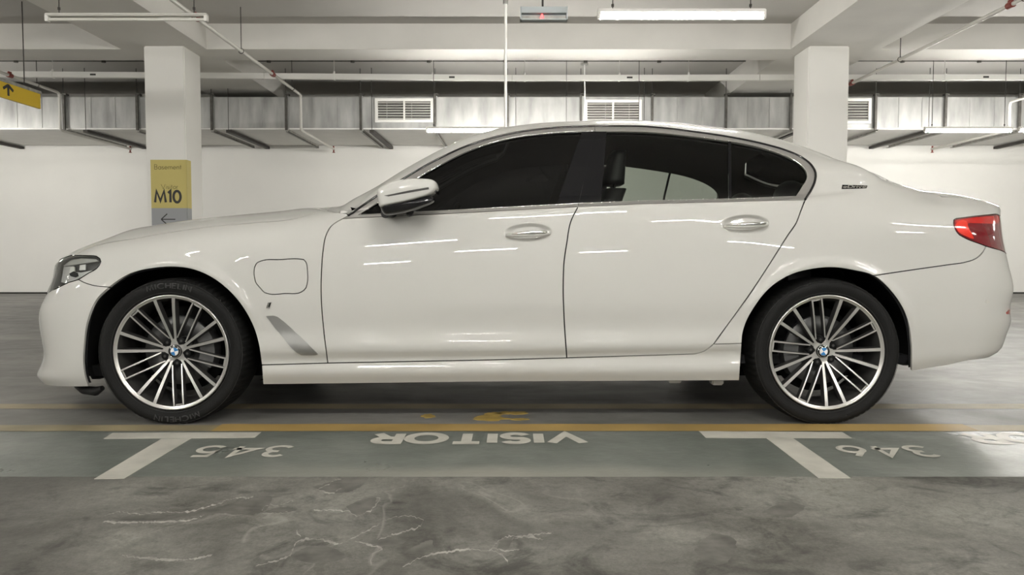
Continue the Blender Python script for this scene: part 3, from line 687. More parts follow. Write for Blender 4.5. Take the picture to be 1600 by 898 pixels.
for x0,x1 in ((-14.4,LBX[0]),(LBX[1],RBX[0]),(RBX[1],14.4)):
    q=MB(); q.tube([(x0,11.75,ZS-.009),(x1,11.75,ZS-.009)],.007,8); q.build('conduit_run',M['galv_dark'],cc_)
for px in (25,162,330,420,551,670,790,915,1030,1410,1530):
    x=float(at_Y(px,100,11.75)[0])
    if LBX[0]-.05<x<LBX[1]+.05 or RBX[0]-.05<x<RBX[1]+.05: continue
    q=MB(); q.tube([(x,11.75,ZS-.03),(x,11.75,ZS)],.032,10); q.build('conduit_box',M['galv_dark'],cc_)
# thin vertical conduit with a small box at its foot
px_=at_Y(790,100,7.2); c=empty('drop_conduit',(float(px_[0]),7.2,3.),label='thin white vertical conduit hanging down in front of the roof of the car',cat='pipe')
q=MB(); q.tube([(float(px_[0]),7.2,1.86),(float(px_[0]),7.2,ZS)],.014,10); q.build('conduit',M['white_metal'],c)
q=MB(); q.box((float(px_[0])-.03,7.17,1.80),(float(px_[0])+.05,7.23,1.90),bev=.006); q.build('junction_box',M['galv_light'],c)
q=MB(); zz=float(at_Y(790,3,7.2)[2]); q.tube([(float(px_[0]),7.2,zz-.02),(float(px_[0]),7.2,zz+.03)],.026,10); q.build('conduit_clamp',M['galv_light'],c)
px_=at_Y(913,150,11.9); c=empty('hanging_cable',(float(px_[0]),11.9,2.9),label='thin white cable hanging from the slab in front of the middle grille',cat='cable')
q=MB(); X_=float(px_[0]); q.tube([(X_,11.9,ZS),(X_+.01,11.9,3.1),(X_-.01,11.9,2.72)],.010,8); q.build('cable_run',M['white_metal'],c); q=MB(); q.tube([(X_,11.9,ZS-.03),(X_,11.9,ZS)],.06,14); q.build('ceiling_rose',M['galv_light'],c)
# parking sensor display with a red light
a=at_Y(813,30,5.4); b=at_Y(887,10,5.4); t=empty('parking_indicator',(float((a[0]+b[0])/2),5.4,float(b[2])),label='pale blue box with a small red light hanging beside the lit lamp',cat='indicator box')
x0,x1,z0,z1=float(a[0]),float(b[0]),float(a[2]),float(b[2])
q=MB(); q.box((x0,5.4,z1-.042),(x1,5.47,z1),bev=.004); q.box((x0,5.4,z0),(x0+.008,5.47,z1)); q.box((x1-.008,5.4,z0),(x1,5.47,z1)); q.box((x0,5.45,z0),(x1,5.47,z1)); q.box((x0,5.41,z0),(x1,5.47,z0+.008)); q.build('indicator_housing',M['blue_grey'],t)
q=MB(); q.box((x0+.01,5.425,z0+.01),(x1-.01,5.448,z0+.032)); q.build('recess_panel',M['galv_light'],t)
q=MB(); xm=float(at_Y(847,25,5.4)[0]); q.tube([(xm,5.412,z0+.012),(xm,5.412,z0+.038)],[.014,.006],10); q.build('red_light',M['led'],t)
q=MB(); xm=float(at_Y(848,5,5.43)[0]); q.tube([(xm,5.43,z1),(xm,5.43,ZS)],.007,8); q.build('hanger_rod',M['dark_steel'],t)
# yellow hanging direction sign, edge on to the lane
SXp=-5.62; ye=9.25; z_t=float(at_Y(66,147,ye)[2]); z_b=float(at_Y(66,170,ye)[2])
t=empty('hanging_sign',(SXp,8.4,z_t),label='yellow hanging direction sign with a black arrow at the left edge',cat='sign')
q=MB(); q.box((SXp-.03,7.2,z_b),(SXp,ye,z_t)); q.build('sign_panel',M['yellow_hang'],t)
q=MB(); q.box((SXp-.06,7.2,z_t),(SXp+.004,ye+.02,z_t+.035)); q.build('sign_rail',M['galv_light'],t)
ar=MB(); yc=8.66; zc=(z_t+z_b)/2+.004
for P_,Q_ in (((yc,zc-.055),(yc,zc+.055)),((yc-.085,zc+.012),(yc,zc+.062)),((yc+.085,zc+.012),(yc,zc+.062))): ar.bar((SXp+.003,P_[0],P_[1]),(SXp+.003,Q_[0],Q_[1]),.004 if 0 else .03,.004,up=(1,0,0))
ar.build('arrow_symbol',M['ink'],t)
for y in (7.6,9.0):
    q=MB(); q.tube([(SXp-.03,y,z_t+.03),(SXp-.03,y,ZS)],.006,6); q.build('hanger_rod',M['dark_steel'],t)
# column sign
ys=9.7-.004; A=at_Y(235,249.5,ys); Bs=at_Y(289.3,325,ys); x0,x1=float(A[0]),cl1+.003; zt_,zm=float(A[2]),float(Bs[2]); zb=zm-.62
t=empty('column_sign',(x0,ys,zt_),label='yellow and grey Basement M10 sign wrapped on the left column',cat='sign')
q=MB(); q.box((x0,ys,zm),(x1,9.7,zt_)); q.box((cl1,ys,zm),(x1+.001,9.7+.13,zt_)); q.build('yellow_panel',M['yellow'],t)
q=MB(); q.box((x0,ys,zb),(x1,9.7,zm)); q.box((cl1,ys,zb),(x1+.001,9.7+.13,zm)); q.build('grey_panel',M['sign_grey'],t)
def sign_text(txt,px,py,hpx,m,tk,gap,name):
    o=at_Y(px,py,ys); s=hpx/FPX*ys; b_=MB(); lettering(b_,txt,lambda a,b,w_:(float(o[0])+a*s,ys-.002,float(o[2])+b*s),tk,gap,lift=(0,-.0002,0)); b_.build(name,m,t,fix=False)
sign_text('Basement',241.5,264.4,7.3,M['ink_soft'],.10,.20,'sign_word'); sign_text('Visitor',252,295,7.,M['ink_soft'],.10,.20,'sign_word'); sign_text('M10',242.5,316,17.5,M['ink'],.22,.22,'sign_code')
o=at_Y(252,342.5,ys); b_=MB(); s=1/FPX*ys
for (ax,az),(bx,bz) in (((0,0),(22,0)),((0,0),(9.5,8.5)),((0,0),(9.5,-8.5))): b_.bar((float(o[0])+ax*s,ys-.002,float(o[2])+az*s),(float(o[0])+bx*s,ys-.002,float(o[2])+bz*s),.002,.0125,up=(0,1,0) if 0 else (0,0,1))
b_.build('arrow_symbol',M['ink'],t)
# ---------------------------------------------------------------- panels cut from the body surface
NG=np.cross(np.gradient(G,ug,axis=0),np.gradient(G,vg,axis=1)); NG/=np.maximum(np.linalg.norm(NG,axis=2,keepdims=True),1e-9)
NG[0]=NG[1]; NG[-1]=NG[-2]
PRX,PRY=proj(G)
FACE=((NG*(np.array([0,0,CAMZ])-G)).sum(2)>-.02)&(G[...,1]<YC-.01)
HUBS=[(-1.547,.328),(1.428,.328)]; RIMY=3.467
def bil(A,u,v):
    u=np.clip(np.asarray(u,float)/UMAX*(NU-1),0,NU-1.0001); v=np.clip(np.asarray(v,float)/VMAX*(NV-1),0,NV-1.0001)
    i=u.astype(int); j=v.astype(int); a=(u-i)[...,None]; b=(v-j)[...,None]
    return A[i,j]*(1-a)*(1-b)+A[i+1,j]*a*(1-b)+A[i,j+1]*(1-a)*b+A[i+1,j+1]*a*b
BOWLS=[(at_Y(825,362.5,3.462),.112,.0415),(at_Y(1166,348.8,3.462),.110,.0410)]
def disp(P):
    d=np.zeros(P.shape[:-1])
    for hx,hz in HUBS:
        r=np.hypot(P[...,0]-hx,P[...,2]-hz); up=np.clip((P[...,2]-.40)/.12,0,1)
        d+=.010*np.exp(-((r-.405)/.022)**2)*up
    for c,a,b in BOWLS:
        x=(P[...,0]-c[0]); z=(P[...,2]-c[2])-.035*x; q=(x/a)**2+(z/b)**2
        side=np.where(P[...,1]<YC-.5,1,0)
        s=np.clip((1-q)/.60,0,1); d-=.020*s*s*(3-2*s)*side
    return d
def evaluate(u,v,off=0.):
    """surface point and outward normal, with wheel-arch lips and handle bowls"""
    u=np.asarray(u,float); v=np.asarray(v,float); e=.0022
    P=bil(G,u,v); N=bil(NG,u,v); N/=np.linalg.norm(N,axis=-1,keepdims=True)
    d=disp(P)
    u2=np.minimum(u+e,UMAX); v2=np.minimum(v+e,VMAX)
    Tu=bil(G,np.minimum(u+.02,UMAX),v)-bil(G,np.maximum(u-.02,0),v); Tv=bil(G,u,np.minimum(v+.02,VMAX))-bil(G,u,np.maximum(v-.02,0))
    lu=np.linalg.norm(Tu,axis=-1,keepdims=True)+1e-9; lv=np.linalg.norm(Tv,axis=-1,keepdims=True)+1e-9
    Tu=Tu/lu; Tv=Tv/lv
    du=(disp(P+Tu*e)-disp(P-Tu*e))/(2*e); dv=(disp(P+Tv*e)-disp(P-Tv*e))/(2*e)
    N2=N-Tu*du[...,None]-Tv*dv[...,None]; N2/=np.linalg.norm(N2,axis=-1,keepdims=True)
    return P+N*(d+off)[...,None] if np.ndim(off) else P+N*(d+off)[...,None], N2
def p2uv(px,py):
    d=np.where(FACE,(PRX-px)**2+(PRY-py)**2,1e9); i,j=np.unravel_index(np.argmin(d),d.shape)
    u,v=ug[i],vg[j]
    for _ in range(5):
        h=.006
        q=bil(np.stack([PRX,PRY],-1),np.array([u,min(u+h,UMAX),u]),np.array([v,v,min(v+h,VMAX)]))
        J=np.array([(q[1]-q[0])/h,(q[2]-q[0])/h]).T; r=np.array([px,py])-q[0]
        if abs(np.linalg.det(J))<900: break
        s=np.linalg.solve(J,r); s=np.clip(s,-.02,.02); u=min(max(u+s[0],0),UMAX); v=min(max(v+s[1],0),VMAX)
    return (u,v)
def curve(pts,step=5.,sm=True):
    """smooth (or straight) photograph polyline, traced on to the surface"""
    p=np.array(pts,float); L=np.concatenate([[0],np.cumsum(np.hypot(*np.diff(p,axis=0).T))])
    q=np.unique(np.concatenate([L,np.linspace(0,L[-1],max(2,int(L[-1]/step)+1))]))
    q=q[np.concatenate([[True],np.diff(q)>step*.25])]; q[-1]=L[-1]
    r=hermite(L,p,q) if (sm and len(p)>2) else np.stack([np.interp(q,L,p[:,0]),np.interp(q,L,p[:,1])],1)
    return [p2uv(*a) for a in r]
def uvline(a,b,step=.02):
    n=max(1,int(math.hypot(a[0]-b[0],a[1]-b[1])/step)); return [(a[0]+(b[0]-a[0])*k/n,a[1]+(b[1]-a[1])*k/n) for k in range(n+1)]
def join(*cs):
    out=[]
    for c in cs:
        for p in c:
            if not out or math.hypot(p[0]-out[-1][0],p[1]-out[-1][1])>.0025: out.append(p)
    while math.hypot(out[0][0]-out[-1][0],out[0][1]-out[-1][1])<.0025: out.pop()
    return out
rev=lambda c:c[::-1]
def resample(poly,h):
    out=[]
    for a,b in zip(poly,poly[1:]+poly[:1]):
        n=max(1,int(math.hypot(a[0]-b[0],a[1]-b[1])/h)); out+=[(a[0]+(b[0]-a[0])*k/n,a[1]+(b[1]-a[1])*k/n) for k in range(n)]
    return out
def area(p): return .5*sum(a[0]*b[1]-b[0]*a[1] for a,b in zip(p,p[1:]+p[:1]))
def inset(poly,g):
    p=np.array(poly); 
    if area(poly)<0: p=p[::-1]
    d=np.roll(p,-1,0)-p; d/=np.maximum(np.linalg.norm(d,axis=1,keepdims=True),1e-9)
    n=np.stack([-d[:,1],d[:,0]],1); n0=np.roll(n,1,0); s=n+n0; s/=np.maximum(np.linalg.norm(s,axis=1,keepdims=True),1e-6)
    c=np.clip((s*n).sum(1),.5,1)
    q=p+s*(g/c)[:,None]
    for k,(lim,ax) in enumerate(((VMAX,1),(0,0),(UMAX,0))):
        m=np.abs(p[:,ax]-lim)<1e-4; q[m,ax]=lim
    q[:,0]=np.clip(q[:,0],0,UMAX); q[:,1]=np.clip(q[:,1],0,VMAX)
    return [tuple(x) for x in q]
def inside(poly,x,y):
    p=np.array(poly); r=np.zeros(x.shape,bool)
    for (x0,y0),(x1,y1) in zip(p,np.roll(p,-1,0)):
        if y0==y1: continue
        c=((y0>y)!=(y1>y))&(x<(x1-x0)*(y-y0)/(y1-y0)+x0); r^=c
    return r
def panel(name,poly,mats,parent,h=.018,gap=.0028,holes=(),off=0.,thick=.012,side='near',pts=None,**k):
    """side: near, far, or both (one mesh mirrored over the centre plane)"""
    poly=resample(inset(poly,gap) if gap else poly,h); holes=[resample(inset(hh,-gap) if gap else hh,h) for hh in holes]
    u0=min(p[0] for p in poly);u1=max(p[0] for p in poly);v0=min(p[1] for p in poly);v1=max(p[1] for p in poly)
    gx,gy=np.meshgrid(np.arange(u0+h/2,u1,h),np.arange(v0+h/2,v1,h)); gx=gx+(np.arange(gx.shape[0])%2)[:,None]*h/2
    gx=gx.ravel();gy=gy.ravel()
    if pts is not None and len(pts): gx=np.concatenate([gx,pts[:,0]]);gy=np.concatenate([gy,pts[:,1]])
    ok=inside(poly,gx,gy)
    for hh in holes: ok&=~inside(hh,gx,gy)
    gx=gx[ok];gy=gy[ok]
    B=np.array(poly+[p for hh in holes for p in hh])
    if len(gx):
        dm=np.full(len(gx),9.)
        for s in range(0,len(B),200): dm=np.minimum(dm,np.sqrt(((gx[:,None]-B[None,s:s+200,0])**2+(gy[:,None]-B[None,s:s+200,1])**2)).min(1))
        gx=gx[dm>h*.45];gy=gy[dm>h*.45]
    V=[Vector(p) for p in B]+[Vector(p) for p in zip(gx,gy)]
    E=[];s=0
    for lp in [poly]+holes:
        n=len(lp); E+=[(s+i,s+(i+1)%n) for i in range(n)]; s+=n
    vo,eo,fo,_,_,_=delaunay_2d_cdt(V,E,[],0,1e-6)
    vo=np.array([(a[0],a[1]) for a in vo]); fo=np.array([f[:] for f in fo if len(f)==3])
    c=vo[fo].mean(1); ok=inside(poly,c[:,0],c[:,1])
    for hh in holes: ok&=~inside(hh,c[:,0],c[:,1])
    fo=fo[ok]
    a=vo[fo]; ar=(a[:,1,0]-a[:,0,0])*(a[:,2,1]-a[:,0,1])-(a[:,2,0]-a[:,0,0])*(a[:,1,1]-a[:,0,1])
    fo[ar<0]=fo[ar<0][:,::-1]
    P,N=evaluate(vo[:,0],vo[:,1],off)
    # boundary edges for the rim
    cnt={}
    for f in fo:
        for i in range(3):
            e=(f[i],f[(i+1)%3]); cnt[e]=cnt.get(e,0)+1
    bd=[e for e in cnt if (e[1],e[0]) not in cnt]
    bd=[e for e in bd if not (abs(P[e[0],1]-YC)<1e-3 and abs(P[e[1],1]-YC)<1e-3)]
    vs=[];fs=[];nl=[]
    def half(P,N,flip):
        n0=len(vs); vs.extend(P.tolist())
        for f in fo:
            f=f[::-1] if flip else f
            fs.append([n0+i for i in f]); nl.extend(N[i] for i in f)
        if thick:
            used={}
            def dup(i):
                if i not in used:
                    used[i]=len(vs); vs.append(P[i].tolist()); vs.append((P[i]-N[i]*thick).tolist())
                return used[i]
            for e in bd:
                a_,b_=dup(e[0]),dup(e[1]); q=[b_,a_,a_+1,b_+1]
                d=P[e[1]]-P[e[0]]; nn=np.cross(d,N[e[0]])
                if flip: q=q[::-1]; nn=-nn
                nn=nn/max(np.linalg.norm(nn),1e-9)
                fs.append(q); nl.extend([nn]*4)
    if side in('near','both'): half(P,N,False)
    if side in('far','both'):
        P2=P.copy();P2[:,1]=2*YC-P2[:,1];N2=N.copy();N2[:,1]*=-1; half(P2,N2,True)
    me=bpy.data.meshes.new(name); me.from_pydata(vs,[],fs)
    for m_ in (mats if isinstance(mats,list) else [mats]): me.materials.append(m_)
    me.polygons.foreach_set('use_smooth',[True]*len(fs)); me.update()
    me.normals_split_custom_set([tuple(x) for x in nl])
    return link(name,me,parent,**k)
def mirror(o,parent=None,name=None,**k):
    """the same part on the other flank of the car"""
    me=o.data.copy(); n=len(me.vertices); co=np.empty(n*3); me.vertices.foreach_get('co',co); co=co.reshape(-1,3)
    off=Vector((0,0,0));p=o
    while p is not None: off+=p.location;p=p.parent
    co[:,1]=2*(YC-off.y)-co[:,1]
    me.vertices.foreach_set('co',co.ravel()); me.flip_normals(); me.update()
    c=o.copy(); c.data=me; COL.objects.link(c); c.parent=parent or o.parent
    return tag(c,**k)
def uX(X): return float(np.interp(X,SX,US[8:8+len(SX)]))

# traced outlines (photograph pixels)
S_HOOD=curve([(113,398.5),(150,384),(214,372),(307,357),(400,347.8),(453,343),(488,334.5),(512,325.5)])
DLO_OUT=curve([(544,337),(584,309.6),(635,276.9),(688.6,246.8),(734,226.8),(800,208.7),(867,200),(929,197.4)])
DLO_OUT2=curve([(929,197.4),(1013.8,198.7),(1094,207.6),(1142,214.9),(1200,227.2),(1226.7,235),(1253.4,247),(1268,258.8),(1274.3,270.8),(1273.5,281.5),(1266.8,297.6),(1258,312)])
S_RDOOR=curve([(1258,312),(1251,330),(1244,348.3),(1232,366),(1202.7,412),(1180,446.8),(1114.8,537.7)])
S_RDOORB=curve([(1114.8,537.7),(1107,544),(1100.6,548.3),(1092,551.4),(1084.6,553)])
S_BOT_R=curve([(1084.6,553),(985,556),(885.6,559)],sm=False)
S_BOT_F=curve([(885.6,559),(780,561.9),(512,567)],sm=False)
S_COWL=uvline(S_HOOD[-1],DLO_OUT[0])
S_FDOOR=curve([(512,567),(505.6,513.6),(501.6,460),(502.4,420),(505,390),(509.6,367),(516,355),(533.6,342.5),(544,337)])
S_MID=curve([(904,321),(892,345.7),(885.5,380.4),(881.6,406.7),(880,447),(881.6,500),(885.6,559)])
S_SILLF=curve([(408.6,570),(512,567)],sm=False)
S_SILLR=curve([(1114.8,537.7),(1159.4,536.3)],sm=False)
S_FBUMP=curve([(122.9,436.8),(131,441),(144.7,445.5),(172.8,448.6)])
S_RBUMP=curve([(1362.9,430.7),(1437.8,419.7),(1485,413),(1507,409.8),(1526,403),(1536.7,392.4),(1540.7,384.4)])
S_LAMP_LOW=curve([(86,452),(107.3,441.4),(122.9,436.8)],sm=False)
S_LAMP_R=curve([(122.9,436.8),(140,425.9),(150.5,420),(155.5,414),(157.5,408.7),(156,404),(151,400.5),(146,399.8)])
S_LAMP_T=curve([(146,399.8),(130,399.2),(113.5,398.7)],sm=False)
ARCH_F=curve([(138.5,603),(133,585),(131,564.6),(132,539.6),(138.5,499),(154,465),(172.8,448.6),(207,427.6),(238,419.8),(269.4,417.2),(300.6,420.8),(331.8,433.6),(356.7,452.4),(378.5,477.3),(394,505.4),(403.5,536.5),(408.6,570)])
ARCH_R=curve([(1159.4,536.3),(1160.5,522),(1165.8,502.7),(1182,473.7),(1204.6,447.8),(1237,428.5),(1269,420.4),(1301.5,418),(1333.8,422.6),(1362.9,430.7),(1388.7,452.7),(1408,480),(1419.4,509),(1424,541.5),(1423.8,580)])
def split_at(c,px,py):
    p=p2uv(px,py); k=min(range(len(c)),key=lambda i:math.hypot(c[i][0]-p[0],c[i][1]-p[1])); return c[:k+1],c[k:]
AF1,AF2=split_at(ARCH_F,172.8,448.6); AR1,AR2=split_at(ARCH_R,1362.9,430.7)
SILL_F=curve([(408.6,570),(410.7,600.6)],sm=False); SILL_R=curve([(1159.4,536.3),(1155.4,594.4)],sm=False)
TLAMP_LOW=curve([(1540.7,384.4),(1534,381.7),(1507,371),(1498,365.5),(1492.6,357.7),(1490,349)])
TLAMP_TOP=curve([(1490,349),(1490.5,343.5),(1494,341.4),(1525,337.7),(1556,334.5)],sm=False)
TLAMP_B=curve([(1540.7,384.4),(1561,390)],sm=False)
uT=US[-5]; uN=US[4]
vt=TLAMP_TOP[-1][1]; vb=TLAMP_B[-1][1]; vlt=S_LAMP_T[-1][1]; vlb=S_LAMP_LOW[0][1]
T_TOP=TLAMP_TOP+uvline(TLAMP_TOP[-1],(uT,vt)); T_LOW=TLAMP_B+uvline(TLAMP_B[-1],(uT,vb))
N_TOP=S_LAMP_T+uvline(S_LAMP_T[-1],(uN,vlt)); N_LOW=uvline((uN,vlb),S_LAMP_LOW[0])+S_LAMP_LOW
vTR=VS[9]+.02
# glass outlines
GF=join(curve([(560,335.6),(607,306.5),(654,277),(680.6,261.8),(734,234.9),(800,215.5),(867,207.6),(909,206)]),
        curve([(909,206),(869.5,319.8)],sm=False),curve([(869.5,319.8),(800,323.4),(686,329.4),(560,335.6)],sm=False))
PFR=join(curve([(909,206),(929.4,205.3)],sm=False),curve([(929.4,205.3),(904.4,318)],sm=False),curve([(904.4,318),(869.5,319.8)],sm=False),curve([(869.5,319.8),(909,206)],sm=False))
PRR=join(curve([(929.2,205.3),(948,205.4)],sm=False),curve([(948,205.4),(939,316.3)],sm=False),curve([(939,316.3),(904.2,317.9)],sm=False),curve([(904.2,317.9),(929.2,205.3)],sm=False))
GR_T=[(948,205.4),(1013.8,206.7),(1080.6,213.2),(1137.5,220.8)]
GQ_T=[(1142.5,221.5),(1200,234.2),(1226.7,243.7),(1248,255.5),(1258.8,266.8),(1261.2,276),(1253.4,292),(1244,307)]
GR=join(curve(GR_T),curve([(1137.5,220.8),(1138.5,311)],sm=False),curve([(1138.5,311),(1000,314.2),(939,316.3)],sm=False),curve([(939,316.3),(948,205.4)],sm=False))
GQ=join(curve(GQ_T),curve([(1244,307),(1143,310.8)],sm=False),curve([(1143,310.8),(1142.5,221.5)],sm=False))
QBAR=join(curve([(1137.5,220.8),(1142.5,221.5)],sm=False),curve([(1142.5,221.5),(1143,310.8)],sm=False),curve([(1143,310.8),(1138.5,311)],sm=False),curve([(1138.5,311),(1137.5,220.8)],sm=False))
HOLE_F=join(curve([(560,335.6),(607,306.5),(654,277),(680.6,261.8),(734,234.9),(800,215.5),(867,207.6),(928.5,205.3)]),
        curve([(928.5,205.3),(903.7,318)],sm=False),curve([(903.7,318),(800,323.4),(686,329.4),(560,335.6)],sm=False))
HOLE_R=join(curve([(930.5,205.3)]+GR_T[1:]+GQ_T),curve([(1244,307),(1138.5,311),(1000,314.2),(905.5,317.9)],sm=False),curve([(905.5,317.9),(930.5,205.3)],sm=False))
BELT_F=curve([(536,341.5),(560,340),(686,334.2),(800,328.3),(903,322.8)],sm=False)
BELT_R=curve([(903,322.8),(1000,318.4),(1138,315),(1200,313.2),(1258,312)],sm=False)
FSPLIT=curve([(929,197.4),(929.5,205.3),(903.7,318),(903,322.8)],sm=False)
def bowl_pts(k):
    c,a,b=BOWLS[k]; out=[]
    for r in (.25,.5,.62,.74,.84,.92,.99,1.04,1.1):
        for t in np.linspace(0,2*math.pi,int(70*r)+12,endpoint=False):
            x=c[0]+a*r*math.cos(t); z=c[2]+b*r*math.sin(t)+.035*a*r*math.cos(t)
            px,py=proj(np.array([x,3.462,z])); out.append(p2uv(float(px),float(py)))
    return np.array(out)

def arch_pts():
    out=[]
    for hx,hz in HUBS:
        for r in np.arange(.378,.452,.009):
            for t in np.radians(np.arange(-5,187,2.2)):
                x=hx+r*math.cos(t); z=hz+r*math.sin(t); y=3.47
                for _ in range(2):
                    px,py=proj(np.array([x,y,z])); u,v=p2uv(float(px),float(py)); y=float(bil(G,np.array([u]),np.array([v]))[0,1])
                out.append((u,v))
    return np.array(out)
APTS=arch_pts()
car=empty('car',(0,YC,0),label='white four-door saloon car parked side-on, seen from its left flank',cat='car')
PT=M['paint']
# --- outer panels
DOOR_F=join(BELT_F,S_MID,S_BOT_F,S_FDOOR[:-3])
DOOR_R=join(BELT_R,S_RDOOR,S_RDOORB,S_BOT_R,rev(S_MID))
fd=panel('front_door',DOOR_F,PT,car,h=.02,pts=bowl_pts(0))
rd=panel('rear_door',DOOR_R,PT,car,h=.02,pts=bowl_pts(1))
SILLP=join(SILL_F,curve([(410.7,600.6),(780,596.3),(1155.4,594.4)],sm=False),rev(SILL_R),rev(S_SILLR),S_RDOORB,S_BOT_R,S_BOT_F,rev(S_SILLF))
sill=panel('side_sill',SILLP,PT,car,h=.02)
# flap and fender
FLAP=join(curve([(396.9,428),(398,417),(401.5,410.8),(408,407.7),(438,405.6),(468,404.6),(475,405.8),(478.6,411),(480,420),(479.6,444),(477.5,450.5),(470.8,456),(445,458.3),(420,458.9),(413,456.5),(407,450),(400,441.5),(396.9,428)]))
VENT=join(curve([(416,493.6),(428,493),(434,495),(441,500.5),(470,526),(496.8,552.5)]),curve([(496.8,552.5),(493,554),(470.8,554)],sm=False),curve([(470.8,554),(463,549.5),(440,524),(416,493.6)]))
FEND=join(rev(S_HOOD),[S_HOOD[0]],rev(S_LAMP_T),rev(S_LAMP_R),S_FBUMP,AF2,S_SILLF,S_FDOOR,rev(S_COWL))
fender=panel('front_fender',FEND,PT,car,h=.02,pts=APTS,holes=[FLAP])
flap=panel('charging_flap',FLAP,PT,car,h=.015,gap=.0022)
vent=panel('air_breather_trim',VENT,M['vent'],car,h=.008,gap=0,off=.004,thick=.006,label='silver slanted trim blade')
# hood
CB=(uX(-.95),VMAX)
HOODP=join(S_HOOD,uvline(S_HOOD[-1],CB,.05),uvline(CB,(0,VMAX),.05),uvline((0,VMAX),(0,vlt+.004),.05),uvline((0,vlt+.004),(uN,vlt+.004)),[(S_LAMP_T[-1][0],vlt+.002)])
hood=panel('hood',HOODP,PT,car,h=.024,side='both')
# shell: pillars, roof, rear quarter
CBs=(uX(-.93),VMAX)
WS=[ (uX(-.93),VMAX),(uX(-.90),VS[14]),(uX(-.84),VS[13]+.035),(uX(-.6),VS[13]+.022),(uX(-.3),VS[13]+.022),(uX(-.10),VS[13]+.04),(uX(-.05),VS[14]),(uX(-.02),VMAX)]
RG=[ (uX(1.42),VMAX),(uX(1.44),VS[14]),(uX(1.50),VS[13]+.04),(uX(1.7),VS[13]+.03),(uX(1.86),VS[13]+.045),(uX(1.95),VS[14]),(US[8+len(SX)-1]+.02,VMAX)]
WSL=join(*[uvline(a,b) for a,b in zip(WS[:-1],WS[1:])]) if False else sum([uvline(a,b)[:-1] for a,b in zip(WS[:-1],WS[1:])],[])+[WS[-1]]
RGL=sum([uvline(a,b)[:-1] for a,b in zip(RG[:-1],RG[1:])],[])+[RG[-1]]
TRF=[(RG[-1][0]+.05,VMAX),(RG[-1][0]+.03,VS[10]),(RG[-1][0]+.03,vTR)]
TRL=uvline(TRF[0],TRF[1])+uvline(TRF[1],TRF[2])+uvline(TRF[2],(uT,vTR))
SHELL=join(DLO_OUT,DLO_OUT2,S_RDOOR,S_SILLR,AR1,S_RBUMP,TLAMP_LOW,T_TOP,uvline((uT,vt),(uT,vTR)),rev(TRL),uvline(TRF[0],RG[-1]),rev(RGL),uvline(RG[0],WS[-1]),rev(WSL),uvline(WS[0],CB),uvline(CB,S_HOOD[-1],.05),S_COWL)
shell=panel('body_shell',SHELL,PT,car,h=.024,pts=APTS,side='both')
# trunk lid wraps down between the tail lamps
TRUNK=join(TRL,uvline((uT,vTR),(uT,vb)),uvline((uT,vb),(UMAX,vb)),uvline((UMAX,vb),(UMAX,VMAX),.05),uvline((UMAX,VMAX),TRF[0],.05))
trunk=panel('trunk_lid',TRUNK,PT,car,h=.024,side='both')
RB=join(rev(S_RBUMP),AR2,curve([(1423.8,580),(1463,573.8),(1514.7,562.6)],sm=False),[(UMAX*.985,0),(UMAX,0)],uvline((UMAX,0),(UMAX,vb),.05),uvline((UMAX,vb),(uT,vb)),rev(T_LOW))
rbump=panel('rear_bumper',RB,PT,car,h=.024,pts=APTS,side='both')
FB=join(S_LAMP_LOW,S_FBUMP,rev(AF1),uvline(ARCH_F[0],(ARCH_F[0][0],0)),uvline((ARCH_F[0][0],0),(0,0),.03),uvline((0,0),(0,vlt),.03),uvline((0,vlt),(uN,vlt)),uvline((uN,vlt),(uN,vlb)),N_LOW)
fbump=panel('front_bumper',FB,PT,car,h=.024,pts=APTS,side='both')
# --- lamps
HL=join(N_TOP,uvline((uN,vlt),(uN,vlb)),N_LOW,S_LAMP_R)
hl_back=panel('headlamp',HL,M['lamp_body'],car,h=.012,gap=.001,off=-.012,thick=0,label='headlamp with a grey upper band')
def sub(name,pts,m,parent,off,sm=False,**k):
    c=curve(pts+[pts[0]],sm=sm,step=3); return panel(name,join(c),m,parent,h=.008,gap=0,off=off,thick=.006,**k)
sub('lamp_bezel',[(97,414),(110,404.5),(126,402),(149,403.8),(153,407),(120,411.5),(97,415)],M['lamp_band'],hl_back,-.006)
sub('lamp_reflector',[(93,440),(97,416),(113,414.5),(112,424),(125,425),(144,421.5),(128,431),(103,442.5)],M['lamp_grey'],hl_back,-.007)
sub('projector_lens',[(124,413.5),(133,412.5),(133,421),(123,421.5)],M['white_metal'],hl_back,-.003)
sub('projector_lens',[(109,417),(115.5,416),(115.5,423),(112,424),(110,428),(107,427)],M['white_metal'],hl_back,-.0035)
sub('lamp_bracket',[(107,427),(114,423.5),(120,426),(121,431),(116,433),(109,431)],M['black'],hl_back,-.003)
panel('clear_cover',HL,M['lens'],hl_back,h=.012,gap=.001,off=.001,thick=.004)
bez=MB(); 
def on(c,off): 
    a=np.array(c); P,_=evaluate(a[:,0],a[:,1],off); return [tuple(p) for p in P]
bez.tube(on(join(S_LAMP_T,[],)[::-1]+[] if False else rev(N_TOP)[:-1]+rev(S_LAMP_R)+rev(S_LAMP_LOW)[1:],.0015),.0022,6)
bez.build('lamp_seal',M['gloss_black'],hl_back)
tl=panel('tail_lamp',join(T_TOP,uvline((uT,vt),(uT,vb)),rev(T_LOW),TLAMP_LOW),M['red_dark'],car,h=.012,gap=.0015,off=.001)
sub('upper_red_band',[(1493,344.5),(1525,339.8),(1560,336.8),(1562,347),(1556,350),(1515,348.5),(1505,352),(1497,360),(1492.5,352)],M['red'],tl,.0025)
sub('indicator_segment',[(1492,352),(1498,345.5),(1510,346.5),(1512,354),(1518,366),(1521,372.5),(1508,368.5),(1497,362)],M['red_bright'],tl,.0032,sm=True)
